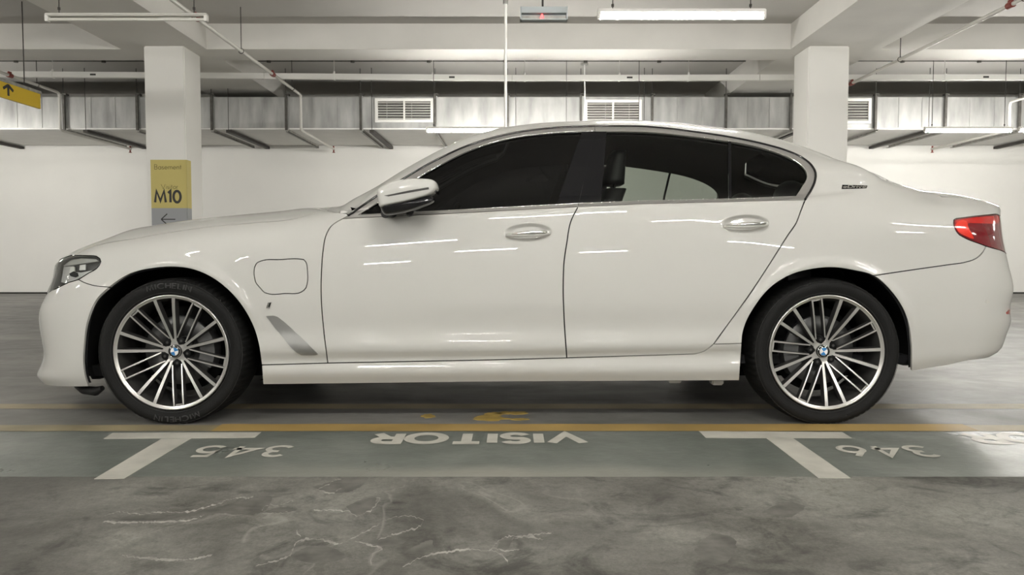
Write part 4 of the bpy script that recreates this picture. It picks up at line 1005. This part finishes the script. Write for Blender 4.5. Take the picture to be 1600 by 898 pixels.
# --- glass and frames
def door_glass(d,name_glass,polys,out,chrome,hole,frames,gm):
    fr=panel('window_frame',out,M['satin'],d,h=.012,gap=.0012,holes=[hole],off=.0005,label='satin silver window frame')
    for p in polys: panel('window_glass',p,gm,d,h=.03,gap=0,off=-.006,thick=0)
    for p in frames: panel('pillar_cover',p,M['pillar_black'],d,h=.02,gap=.0004,off=.0012,thick=.008)
    ch=MB(); [ch.tube(on(cl_,.0012),.0019,6) for cl_ in chrome]; ch.build('window_chrome_strip',M['chrome'],d,label='thin chrome strip')
OUT_F=join(DLO_OUT,FSPLIT,rev(BELT_F),S_FDOOR[-3:])
OUT_R=join(DLO_OUT2,rev(BELT_R),rev(FSPLIT))
door_glass(fd,'window_glass',[GF],OUT_F,[curve([(560,335.6),(607,306.5),(654,277),(680.6,261.8),(734,234.9),(800,215.5),(867,207.6),(928,205.5)]),curve([(560,335.6),(686,329.4),(800,323.4),(903.7,318)],sm=False)],HOLE_F,[PFR],M['glass_front'])
door_glass(rd,'window_glass',[GR,GQ],OUT_R,[curve([(931,205.5)]+GR_T[1:]+GQ_T),curve([(1244,307),(1138.5,311),(1000,314.2),(905.5,317.9)],sm=False)],HOLE_R,[PRR,QBAR],M['glass_rear'])
panel('windshield',join(WSL,uvline(WS[-1],WS[0],.05)),M['glass_screen'],car,h=.04,gap=.002,off=-.004,thick=0,side='both')
panel('rear_window',join(RGL,uvline(RG[-1],RG[0],.05)),M['glass_screen'],car,h=.04,gap=.002,off=-.004,thick=0,side='both')
sl=MB(); sl.tube(on(DLO_OUT+DLO_OUT2[1:],.0012),.0058,6); sl.build('door_seal',M['gloss_black'],car,label='black seal line around the door frames')
# --- dark inner shell with the same openings
def loop_arch(A,):
    return join(A,uvline(A[-1],(A[-1][0],0)),uvline((A[-1][0],0),(A[0][0],0)),uvline((A[0][0],0),A[0]))
UU,VV=np.meshgrid(ug,vg,indexing='ij')
OUTER=join(uvline((0,0),(ARCH_F[0][0]-.003,0),.05),[(ARCH_F[0][0]-.003,0)],ARCH_F,[(ARCH_F[-1][0],0.0)],uvline((ARCH_F[-1][0],0),(ARCH_R[0][0],0),.05),ARCH_R,[(ARCH_R[-1][0],0)],uvline((ARCH_R[-1][0],0),(UMAX,0),.05),uvline((UMAX,0),(UMAX,VMAX),.05),
    uvline((UMAX,VMAX),RG[-1],.05),rev(RGL),uvline(RG[0],WS[-1],.05),rev(WSL),uvline(WS[0],(0,VMAX),.05),uvline((0,VMAX),(0,0),.05))
panel('inner_shell',OUTER,M['liner'],car,h=.022,gap=.002,holes=[HOLE_F,HOLE_R,[(2.12,.875),(2.335,.875),(2.335,1.36),(2.12,1.36)]],off=-.027,thick=0,side='both',label='dark liner behind the body panels')
# --- seams and small trim on the near flank
def small(name,px,py,r,m,off=.002,**k):
    c=[(px+r*math.cos(t),py+r*math.sin(t)) for t in np.linspace(0,2*math.pi,20,endpoint=False)]
    return panel(name,join(curve(c+[c[0]],step=2)),m,k.pop('parent'),h=.006,gap=0,off=off,thick=.003,**k)
sen=[small('parking_sensor',139.8,476.4,3.2,M['dull_white'],.0012,parent=car),small('parking_sensor',1543,471.4,3.4,M['dull_white'],.0012,parent=car)]
refl=sub('rear_reflector',[(1572,487.5),(1576,483.5),(1578.2,484),(1577.5,491),(1572.5,490.5)],M['red'],car,.002,label='small red reflector')
# badge on the C-pillar
bd=sub('hybrid_badge',[(1316,288.8),(1355,290),(1353.8,294.3),(1314.8,295.4)],M['gloss_black'],car,.002,label='black and chrome lettering badge')
def badge_f(x0,y0,sc_,sl,off=.0045):
    def f(a,b,W):
        u,v=p2uv(x0+a*sc_*2.25+b*sl,y0-b*sc_); P,_=evaluate(np.array([u]),np.array([v]),off); return tuple(P[0])
    return f
lb=MB(); lettering(lb,'eDrive',badge_f(1317.2,294.1,4.1,.9),t=.20,gap=.22); lb.build('badge_lettering',M['chrome'],bd,fix=False)
ib=sub('side_badge',[(419,472.5),(424.5,472),(421.5,480.8),(415.8,481.2)],M['chrome'],car,.003,label='small slanted chrome badge')
sub('badge_inlay',[(421.3,473),(424,473),(421.2,479.5),(419.6,478.8)],M['gloss_black'],ib,.0045)
# handles
def handle(d,dx,dy,k):
    c=BOWLS[k][0]; xs=np.linspace(-.101,.101,34); b=MB(); ch=MB()
    def centre(x): return c[2]-.008+.055*x
    pts=[];rr=[]
    vs=[];n=16
    for x in xs:
        t=(x+.101)/.202; hh=.0035+.0135*math.sin(math.pi*min(1,t*.93+.03))**.55*(.62+.38*t)
        lift=.022*(1-abs(2*t-1)**3.2)
        y=c[1]+.002-lift
        for q in range(n):
            a=2*math.pi*q/n; vs.append((c[0]+x,y-.007*math.sin(a)*1.0,centre(x)+hh*math.cos(a)))
    fs=[(i*n+q,i*n+(q+1)%n,(i+1)*n+(q+1)%n,(i+1)*n+q) for i in range(len(xs)-1) for q in range(n)]
    fs+=[tuple(range(n)),tuple(range((len(xs)-1)*n,len(xs)*n))[::-1]]
    b.add(vs,fs,0,True); h=b.build('door_handle',M['paint'],d)
    vs=[]
    x2=np.linspace(-.094,.088,28)
    for x in x2:
        t=(x+.094)/.182; hh=.0018+.0062*math.sin(math.pi*min(1,.5*t+.5*t*t*.93+.02))**.45 if 0 else .0012+.0068*min(1,t*1.5)**.8*min(1,(1-t)*14+.05)**.5
        T=(x+.101)/.202; lift=.022*(1-abs(2*T-1)**3.2); y=c[1]+.002-lift-.0065
        for q in range(10):
            a=2*math.pi*q/10; vs.append((c[0]+x,y-.003*math.sin(a),centre(x)+.0035+hh*math.cos(a)))
    fs=[(i*10+q,i*10+(q+1)%10,(i+1)*10+(q+1)%10,(i+1)*10+q) for i in range(len(x2)-1) for q in range(10)]+[tuple(range(10)),tuple(range(270,280))[::-1]]
    ch.add(vs,fs,0,True); ch.build('handle_chrome_inlay',M['chrome'],d,label='chrome inlay of the door handle')
handle(fd,0,0,0); handle(rd,0,0,1)
# --- wing mirror: loft of the traced outline from the door outwards
def mirror_unit():
    root=None
    top=[(586.5,299.5),(590,293),(603,285.6),(618,281),(635,278.2),(652,277.6),(667,278.2),(675,279.8),(680,283.5),(682,289),(682,293.6),(676,300),(667,305.4),(650,310.5),(627,316.5),(608,320.3),(592,323.2),(588.5,312)]
    low=[(592,323.4),(610,320),(627,316.4),(650,310.4),(668,305.2),(676,308),(677.5,312.6),(672,317),(655,323.5),(640,328.5),(622,332.6),(606,335),(599,334.5),(594.5,329)]
    def loft(pts,ys,sc,name,m,parent,**k):
        q=hermite(np.arange(len(pts)+1),np.array(pts+[pts[0]],float),np.linspace(0,len(pts),4*len(pts),endpoint=False))
        P0=np.array([at_Y(a,b,ys[0]) for a,b in q]); c=P0.mean(0); n=len(P0); mb=MB(); vs=[];fs=[]
        for y,s in zip(ys,sc):
            P=c+(P0-c)*np.array([s[0],0,s[1]]); P[:,1]=y; P[:,2]+=s[2]; vs+=P.tolist()
        for i in range(len(ys)-1):
            for a in range(n): fs.append((i*n+a,i*n+(a+1)%n,(i+1)*n+(a+1)%n,(i+1)*n+a))
        fs.append(tuple(range(n))[::-1]); fs.append(tuple(range((len(ys)-1)*n,len(ys)*n)))
        mb.add(vs,fs,0,True); return mb.build(name,m,parent,**k)
    Y0=3.315
    unit=loft(top,[Y0-.047,Y0-.044,Y0-.036,Y0-.020,Y0]+[Y0+.05,Y0+.12,Y0+.15],[(.84,.78,.0),(.915,.88,0),(.965,.95,0),(.99,.985,0),(1,1,0)]+[(1,1,0),(.95,.93,0),(.8,.7,0)],'wing_mirror',M['paint'],car,label='white and black door mirror')
    loft(low,[Y0-.040,Y0-.03,Y0-.008,Y0+.03,Y0+.10,Y0+.15],[(.8,.6,.003),(.93,.86,0),(1,1,0),(1,1,0),(.9,.9,0),(.6,.5,0)],'mirror_base',M['gloss_black'],unit)
    g=MB(); 
    ky=[(600,305.6,607,306.8,-.0478),(640,297.3,642,300.5,-.0482),(668,292.6,669,295.8,-.0482),(679,290.6,679,293.8,-.040),(682.4,290.2,682.4,293.3,-.016)]
    A=[at_Y(k_[0],k_[1],Y0+k_[4]) for k_ in ky]; Bq=[at_Y(k_[2],k_[3],Y0+k_[4]) for k_ in ky]
    for i in range(4): g.add([A[i],A[i+1],Bq[i+1],Bq[i]]+[p+np.array([0,.03,0]) for p in (A[i],A[i+1],Bq[i+1],Bq[i])],[(0,1,2,3),(4,5,6,7),(0,1,5,4),(3,2,6,7),(0,3,7,4),(1,2,6,5)])
    g.build('indicator_strip',M['ink'],unit)
    s=MB(); s.tube([at_Y(602,333,Y0+.11),at_Y(612,334,3.50),at_Y(620,334.5,3.53)],[.022,.018,.016],12); s.tube([at_Y(640,329,Y0+.11),at_Y(640,332,3.50),at_Y(640,333,3.53)],[.02,.018,.016],12)
    s.build('mirror_stalk',M['black'],unit)
    a=at_Y(680,287,Y0-.03); b=at_Y(676,308,Y0+.13)
    gl=MB(); gl.box((a[0]-.004,Y0-.02,b[2]+.01),(a[0]+.002,Y0+.13,a[2]-.006),bev=.002); gl.build('mirror_glass',M['chrome'],unit)
    return unit
mirror_unit()

# --- mirrored flank
def mirror_tree(o,parent):
    c=mirror(o,parent,label=o.get('label'))
    for ch in [x for x in list(bpy.data.objects) if x.parent==o and x.type=='MESH']: mirror_tree(ch,c)
for o in [x for x in list(bpy.data.objects) if x.parent==car and x.name.split('.')[0] in ('front_door','rear_door','side_sill','front_fender','air_breather_trim','headlamp','tail_lamp','wing_mirror','parking_sensor','rear_reflector','door_seal')]:
    mirror_tree(o,car)
mirror(flap,car).name='fender_cover'

# --- grille, plates, underbody
KG=[(0.03,vlb-.005),(uN-.02,vlb+.0),(uN-.05,vlt-.012),(0.02,vlt-.012)]
panel('kidney_grille',KG,M['gloss_black'],car,h=.02,gap=0,off=.004,thick=.006,side='both')
ub=MB(); ub.box((-2.12,YC-.60,.17),(1.75,YC+.60,.25)); ub.box((-1.10,YC-.84,.185),(1.00,YC+.84,.25)); ub.box((-2.2,YC-.5,.19),(-1.90,YC+.5,.24)); ub.box((-2.05,YC-.80,.20),(-1.93,YC+.80,.25)); ub.box((1.80,YC-.72,.33),(2.22,YC+.72,.36))
ub.build('underbody_tray',M['void'],car)
ex=MB(); ex.tube([(.2,YC+.1,.16),(1.0,YC+.15,.16),(1.1,YC-.1,.175),(1.9,YC-.35,.30),(2.3,YC-.5,.34)],.03,12); ex.build('exhaust_pipe',M['steel'],car)
jp=MB(); jp.box((.945,3.60,.155),(1.0,3.66,.19),bev=.006); jp.box((.74,3.60,.165),(.80,3.64,.19),bev=.004); jp.build('jacking_pad',M['dull_white'],car)
sp=MB(); sp.tube([at_Y(120,603,3.72),at_Y(131,609,3.66),at_Y(150,611,3.62),at_Y(160,606,3.60)],[.012,.02,.022,.012],10); sp.build('front_air_deflector',M['black'],car)
for (hx,hz) in HUBS:
    for s_ in (1,-1):
        W_=MB(); n=40; y0=(YC-.915)if s_>0 else (YC+.915); y1=(YC-.50)if s_>0 else (YC+.50)
        ang=np.radians(np.linspace(-30,210,n)); R0=.436;R1=.43
        vs=[];fs=[]
        for a in ang:
            zq=max(.19 if hx<0 else .26,hz+R0*math.sin(a)-.012); xq=hx+R0*math.cos(a); yq=3.47
            for _ in range(2):
                pq=proj(np.array([xq,yq,zq])); uq=p2uv(float(pq[0]),float(pq[1])); yq=float(bil(G,np.array([uq[0]]),np.array([uq[1]]))[0,1])
            yq+=.022; vs.append((xq,yq if s_>0 else 2*YC-yq,zq)); vs.append((hx+R1*math.cos(a),y1,max(.19 if hx<0 else .26,hz+R1*math.sin(a))))
        for i in range(n-1): fs.append((2*i,2*i+1,2*i+3,2*i+2))
        vs.append((hx,y1,hz)); c0=len(vs)-1
        for i in range(n-1): fs.append((c0,2*i+1,2*i+3))
        W_.add(vs,fs,0,True); W_.build('wheel_arch_liner',M['void'],car,fix=False)

# ---------------------------------------------------------------- wheels
def wheel(hx,hz,ang0,front):
    c=(hx,RIMY,hz)
    # tyre
    prof=[(.262,.012),(.268,.004),(.276,.001),(.292,-.008),(.310,-.010),(.324,-.002),(.3315,.012),(.3345,.030),(.336,.060),(.3365,.12),(.336,.18),(.3345,.212),(.330,.230),(.318,.242),(.29,.246),(.262,.236)]
    def groove(a,j):
        g=0
        if j in(6,7,8): g=-.007 if a%4==0 else 0
        return g
    # extra circumferential grooves
    pr=[]
    for r,y in prof:
        pr.append((r,y))
    t=MB(); t.lathe(pr,c,n=288,rad=groove)
    for yy in (.062,.10,.14,.18):
        pass
    rot=math.radians(ang0)
    ty=t.build('wheel',M['rubber'],car,fix=False,label='front wheel: black tyre on a multi-spoke alloy rim' if front else 'rear wheel: black tyre on a multi-spoke alloy rim')
    # tread grooves as dark bands
    # tyre marks
    mk=MB()
    def on_side(r0,amid,flip):
        def f(a,b,W):
            th=amid-(a-W/2)*.032/r0
            r=r0+(b-.5)*.022
            y=-.0122+.25*(r-.303)**2/.02
            return (hx+r*math.cos(th),RIMY+y,hz+r*math.sin(th))
        return f
    word='MICHELIN'
    if front: lettering(mk,word,on_side(.3045,math.radians(90 if front else 38),False),t=.2,gap=.28)
    if front: lettering(mk,word,on_side(.3045,math.radians(-85 if front else 218),False),t=.22,gap=.30)
    for r_ in (.272,.325):
        pp=[(hx+r_*math.cos(a),RIMY+(-.0045 if r_<.3 else -.0055),hz+r_*math.sin(a)) for a in np.linspace(0,2*math.pi,97)]
        mk.tube(pp,.0009,5)
    mk.build('sidewall_lettering',M['rubber_mark'],ty,fix=False)
    # rim: lip, barrel, spokes
    rim=MB()
    rim.lathe([(.262,.010),(.2625,-.001),(.2605,-.004),(.2565,-.0035),(.2535,.001)],c,n=120,mi=0)
    rim.lathe([(.2535,.001),(.249,.003),(.2465,.005)],c,n=120,mi=0)
    rim.lathe([(.2465,.005),(.2455,.010),(.243,.014),(.232,.06),(.226,.13),(.232,.20),(.25,.225)],c,n=120,mi=1)
    def face_y(r):                       # dish of the spoke faces
        t_=min(1,max(0,(.245-r)/.19)); return .003+.043*t_**1.25
    def spoke(a_in,r_in,a_out,r_out,w0,w1,d,seg=9,mi=0):
        p0=np.array([r_in*math.cos(a_in),r_in*math.sin(a_in)]); p1=np.array([r_out*math.cos(a_out),r_out*math.sin(a_out)])
        dd=(p1-p0)/np.linalg.norm(p1-p0); nn=np.array([-dd[1],dd[0]]); vs=[];fs=[];ms=[]
        for i in range(seg+1):
            t_=i/seg; p=p0+(p1-p0)*t_; w_=w0+(w1-w0)*t_; r=np.linalg.norm(p); y=face_y(r)
            for s,yy,kk in ((-1,0,.5),(1,0,.5),(1,d,.75),(-1,d,.75)): 
                q=p+nn*s*w_*kk; vs.append((c[0]+q[0],c[1]+y+yy,c[2]+q[1]))
        n0=len(rim.v)
        for i in range(seg):
            a=i*4;b=a+4; rim.add([vs[k] for k in (a,a+1,b+1,b)],[(0,1,2,3)],mi)
            for k0,k1 in ((1,2),(3,0),(2,3)): rim.add([vs[a+k0],vs[a+k1],vs[b+k1],vs[b+k0]],[(0,1,2,3)],1)
    for g in range(5):
        a=rot+g*2*math.pi/5
        for s in (-1,1):
            spoke(a+s*math.radians(8),.046,a+s*math.radians(9.9),.2475,.0105,.0150,.034)
        b=a+math.pi/5
        for s in (-1,1):
            ai=math.asin(s*.0215/.064)+b; ao=math.asin(s*.0215/.2475)+b
            spoke(ai,.064,ao,.2475,.0056,.0075,.026)
        # little rung that joins the slim pair at the rim
        cb,sb=math.cos(b),math.sin(b); q=[]
        for rr_,ss in ((.2385,-1),(.2385,1),(.245,1),(.245,-1)): q.append((rr_*cb-ss*.018*sb,rr_*sb+ss*.018*cb))
        rim.prism(q,lambda x,z:(c[0]+x,c[1]+.010,c[2]+z),lambda x,z:(c[0]+x,c[1]+.03,c[2]+z),0,1)
    # hub star
    star=[]
    for k in range(100):
        th=rot+2*math.pi*k/100; rs_=.046+.0115*math.cos(5*(th-rot)); star.append((rs_*math.cos(th),rs_*math.sin(th)))
    rim.prism(star,lambda x,z:(c[0]+x,c[1]+face_y(math.hypot(x,z)),c[2]+z),lambda x,z:(c[0]+x*1.02,c[1]+.085,c[2]+z*1.02),0,1)
    ro=rim.build('alloy_rim',[M['rim'],M['rim_dark']],ty,fix=False)
    # lug bolts sit in dark pockets
    for g in range(5):
        b=rot+math.pi/5+g*2*math.pi/5; q=MB(); cx_,cz_=c[0]+.0545*math.cos(b),c[2]+.0545*math.sin(b)
        q.lathe([(0,-.001),(.0145,-.001),(.0165,.002),(.0165,.04)],(cx_,RIMY+.0465,cz_),n=20,mi=0)
        q.lathe([(0,0),(.006,0),(.007,.004)],(cx_,RIMY+.0445,cz_),n=6,mi=1,smooth=False)
        q.build('lug_bolt',[M['void'],M['rim_dark']],ty,fix=False)
    # centre cap
    cp=MB(); cc=(c[0],RIMY+.0385,c[2])
    cp.lathe([(0,-.0042),(.0285,-.0042),(.0305,-.001),(.031,.012)],cc,n=48,mi=0)
    cp.lathe([(.0,-.0046),(.0,-.0046)],cc,n=3,mi=0) if 0 else None
    for k in range(4):
        a0=rot*0+math.radians(14 if front else 38)+k*math.pi/2; n=10
        vs=[(cc[0],cc[1]-.0052,cc[2])]+[(cc[0]+.0178*math.cos(a0+math.pi/2*i/n),cc[1]-.0052,cc[2]+.0178*math.sin(a0+math.pi/2*i/n)) for i in range(n+1)]
        cp.add(vs,[(0,i+1,i+2) for i in range(n)],1+(k%2))
    cp.lathe([(.0178,-.0054),(.0190,-.0056),(.0196,-.0044)],cc,n=48,mi=3); cp.lathe([(.0268,-.0044),(.0280,-.0056),(.0290,-.0044)],cc,n=48,mi=3)
    for li,ch in enumerate('BMW'):
        am=math.radians(90)+(1-li)*math.radians(44)+math.radians(0 if front else 24)
        def f(a,b,W,am=am):
            th=am-(a-W/2)*.0062/.0232; r=.0232+(b-.5)*.0052; return (cc[0]+r*math.cos(th),cc[1]-.0050,cc[2]+r*math.sin(th))
        lettering(cp,ch,f,t=.2,mi=2)
    cp.build('centre_cap',[M['gloss_black'],M['blue'],M['white_enamel'],M['chrome']],ty,fix=False)
    # brake
    bk=MB(); bk.lathe([(.07,.10),(.075,.088),(.158,.088),(.160,.092),(.160,.112),(.158,.116),(.07,.116)],c,n=72)
    bk.lathe([(0,.075),(.066,.075),(.072,.10)],c,n=40); bo=bk.build('brake_disc',M['steel'],ty,fix=False)
    cl=MB(); A0=math.radians(-28 if front else 168); A1=math.radians(34 if front else 222)
    pol=[(r*math.cos(a),r*math.sin(a)) for r,rng in ((.172,np.linspace(A0,A1,12)),(.105,np.linspace(A1,A0,12))) for a in rng]
    cl.prism(pol,lambda x,z:(c[0]+x,c[1]+.066,c[2]+z),lambda x,z:(c[0]+x*1.02,c[1]+.14,c[2]+z*1.02))
    cl.build('brake_caliper',M['caliper'],ty)
    ax=MB(); ax.tube([(c[0],c[1]+.08,c[2]),(c[0],YC,c[2])],.045,14); ax.lathe([(0,.15),(.2,.15),(.2,.152)],c,n=40); ax.build('axle',M['void'],ty,fix=False)
    return ty
w1=wheel(HUBS[0][0],HUBS[0][1],96.7,True); w2=wheel(HUBS[1][0],HUBS[1][1],65.2,False)
mirror_tree(w1,car); mirror_tree(w2,car)
for o in list(bpy.data.objects):      # lettering would read backwards on the far flank
    if o.name.startswith('sidewall_lettering') and o.parent not in (w1,w2): bpy.data.objects.remove(o)
for o in bpy.data.objects:
    if o.name in('wheel.002','wheel.003'): o['label']='wheel on the far flank of the car'

# ---------------------------------------------------------------- cabin
def seat_unit(name,x,y,wd,back=1,rear=False):
    s=MB(); hw=wd/2
    s.box((x-.28,y-hw,.42),(x+.22,y+hw,.58),bev=.05)
    # backrest leaning rearwards
    def slab(z0,z1,x0,x1,t0,t1,w0,w1):
        n=8; vs=[];fs=[]
        for i in range(n+1):
            t=i/n; z=z0+(z1-z0)*t; xc=x0+(x1-x0)*t; th=t0+(t1-t0)*t; ww=(w0+(w1-w0)*t)*(1-.25*max(0,t-.75)*4*max(0,t-.75))
            for k in range(16):
                a=2*math.pi*k/16; ca,sa=math.cos(a),math.sin(a)
                vs.append((xc+th*abs(ca)**.6*(1 if ca>0 else -1),y+ww*abs(sa)**.5*(1 if sa>0 else -1),z))
        for i in range(n):
            for k in range(16): fs.append((i*16+k,i*16+(k+1)%16,(i+1)*16+(k+1)%16,(i+1)*16+k))
        fs.append(tuple(range(16))[::-1]); fs.append(tuple(range(n*16,n*16+16))); s.add(vs,fs,0,True)
    slab(.50,1.10,x+.18,x+.42,.08,.06,hw*.95,hw*.8); slab(1.13,1.30,x+.42,x+.45,.055,.035,.13,.11)
    s.tube([(x+.42,y-.05,1.05),(x+.43,y-.05,1.18)],.008); s.tube([(x+.42,y+.05,1.05),(x+.43,y+.05,1.18)],.008)
    return s.build(name,M['seat'],car)
seat_unit('front_seat',.10,YC-.38,.52); seat_unit('front_seat',.10,YC+.38,.52)
rs=MB(); rs.box((.85,YC-.66,.40),(1.35,YC+.66,.56),bev=.05); rs.box((1.30,YC-.64,.5),(1.48,YC+.64,.98),bev=.05); rs.box((1.42,YC-.62,.93),(1.90,YC+.62,.99),bev=.01); rs.build('rear_bench',M['seat'],car)
for yy in (-.42,.42):
    hr=MB(); bm=bmesh.new(); bmesh.ops.create_uvsphere(bm,u_segments=20,v_segments=12,radius=1)
    hr.add([(1.43+v.co.x*.075,YC+yy+v.co.y*.13,1.065+v.co.z*.085) for v in bm.verts],[[v.index for v in f.verts] for f in bm.faces],0,True); bm.free()
    hr.tube([(1.43,YC+yy-.05,.93),(1.43,YC+yy-.05,1.05)],.008); hr.build('rear_headrest',M['seat'],car)
db=MB(); db.box((-.92,YC-.70,.66),(-.50,YC+.70,.94),bev=.06); db.box((-.2,YC-.14,.35),(.75,YC+.14,.66),bev=.03); db.build('dashboard',M['seat'],car)
sw=MB(); th_=np.linspace(0,2*math.pi,33); cs=(-.40,YC+.38,.90)
sw.tube([(cs[0]+.19*math.sin(a)*.35,cs[1]+.19*math.cos(a),cs[2]+.19*math.sin(a)*.94) for a in th_],.016,8); sw.tube([(-.40,YC+.20,.90),(-.40,YC+.56,.90)],.016,8); sw.tube([(-.40,YC+.38,.90),(-.60,YC+.38,.82)],.03,8); sw.build('steering_wheel',M['seat'],car)
fl=MB(); fl.box((-1.0,YC-.80,.26),(1.9,YC+.80,.30)); fl.build('cabin_floor',M['liner'],car)
for s_ in(-1,1):
    pil=MB()
    for xa,xb in ((.36,.31),):
        pass
    pil.bar((.32,YC+s_*.80,.95),(.40,YC+s_*.585,1.34),.09,.03)
    pil.build('b_pillar_trim',M['liner'],car)
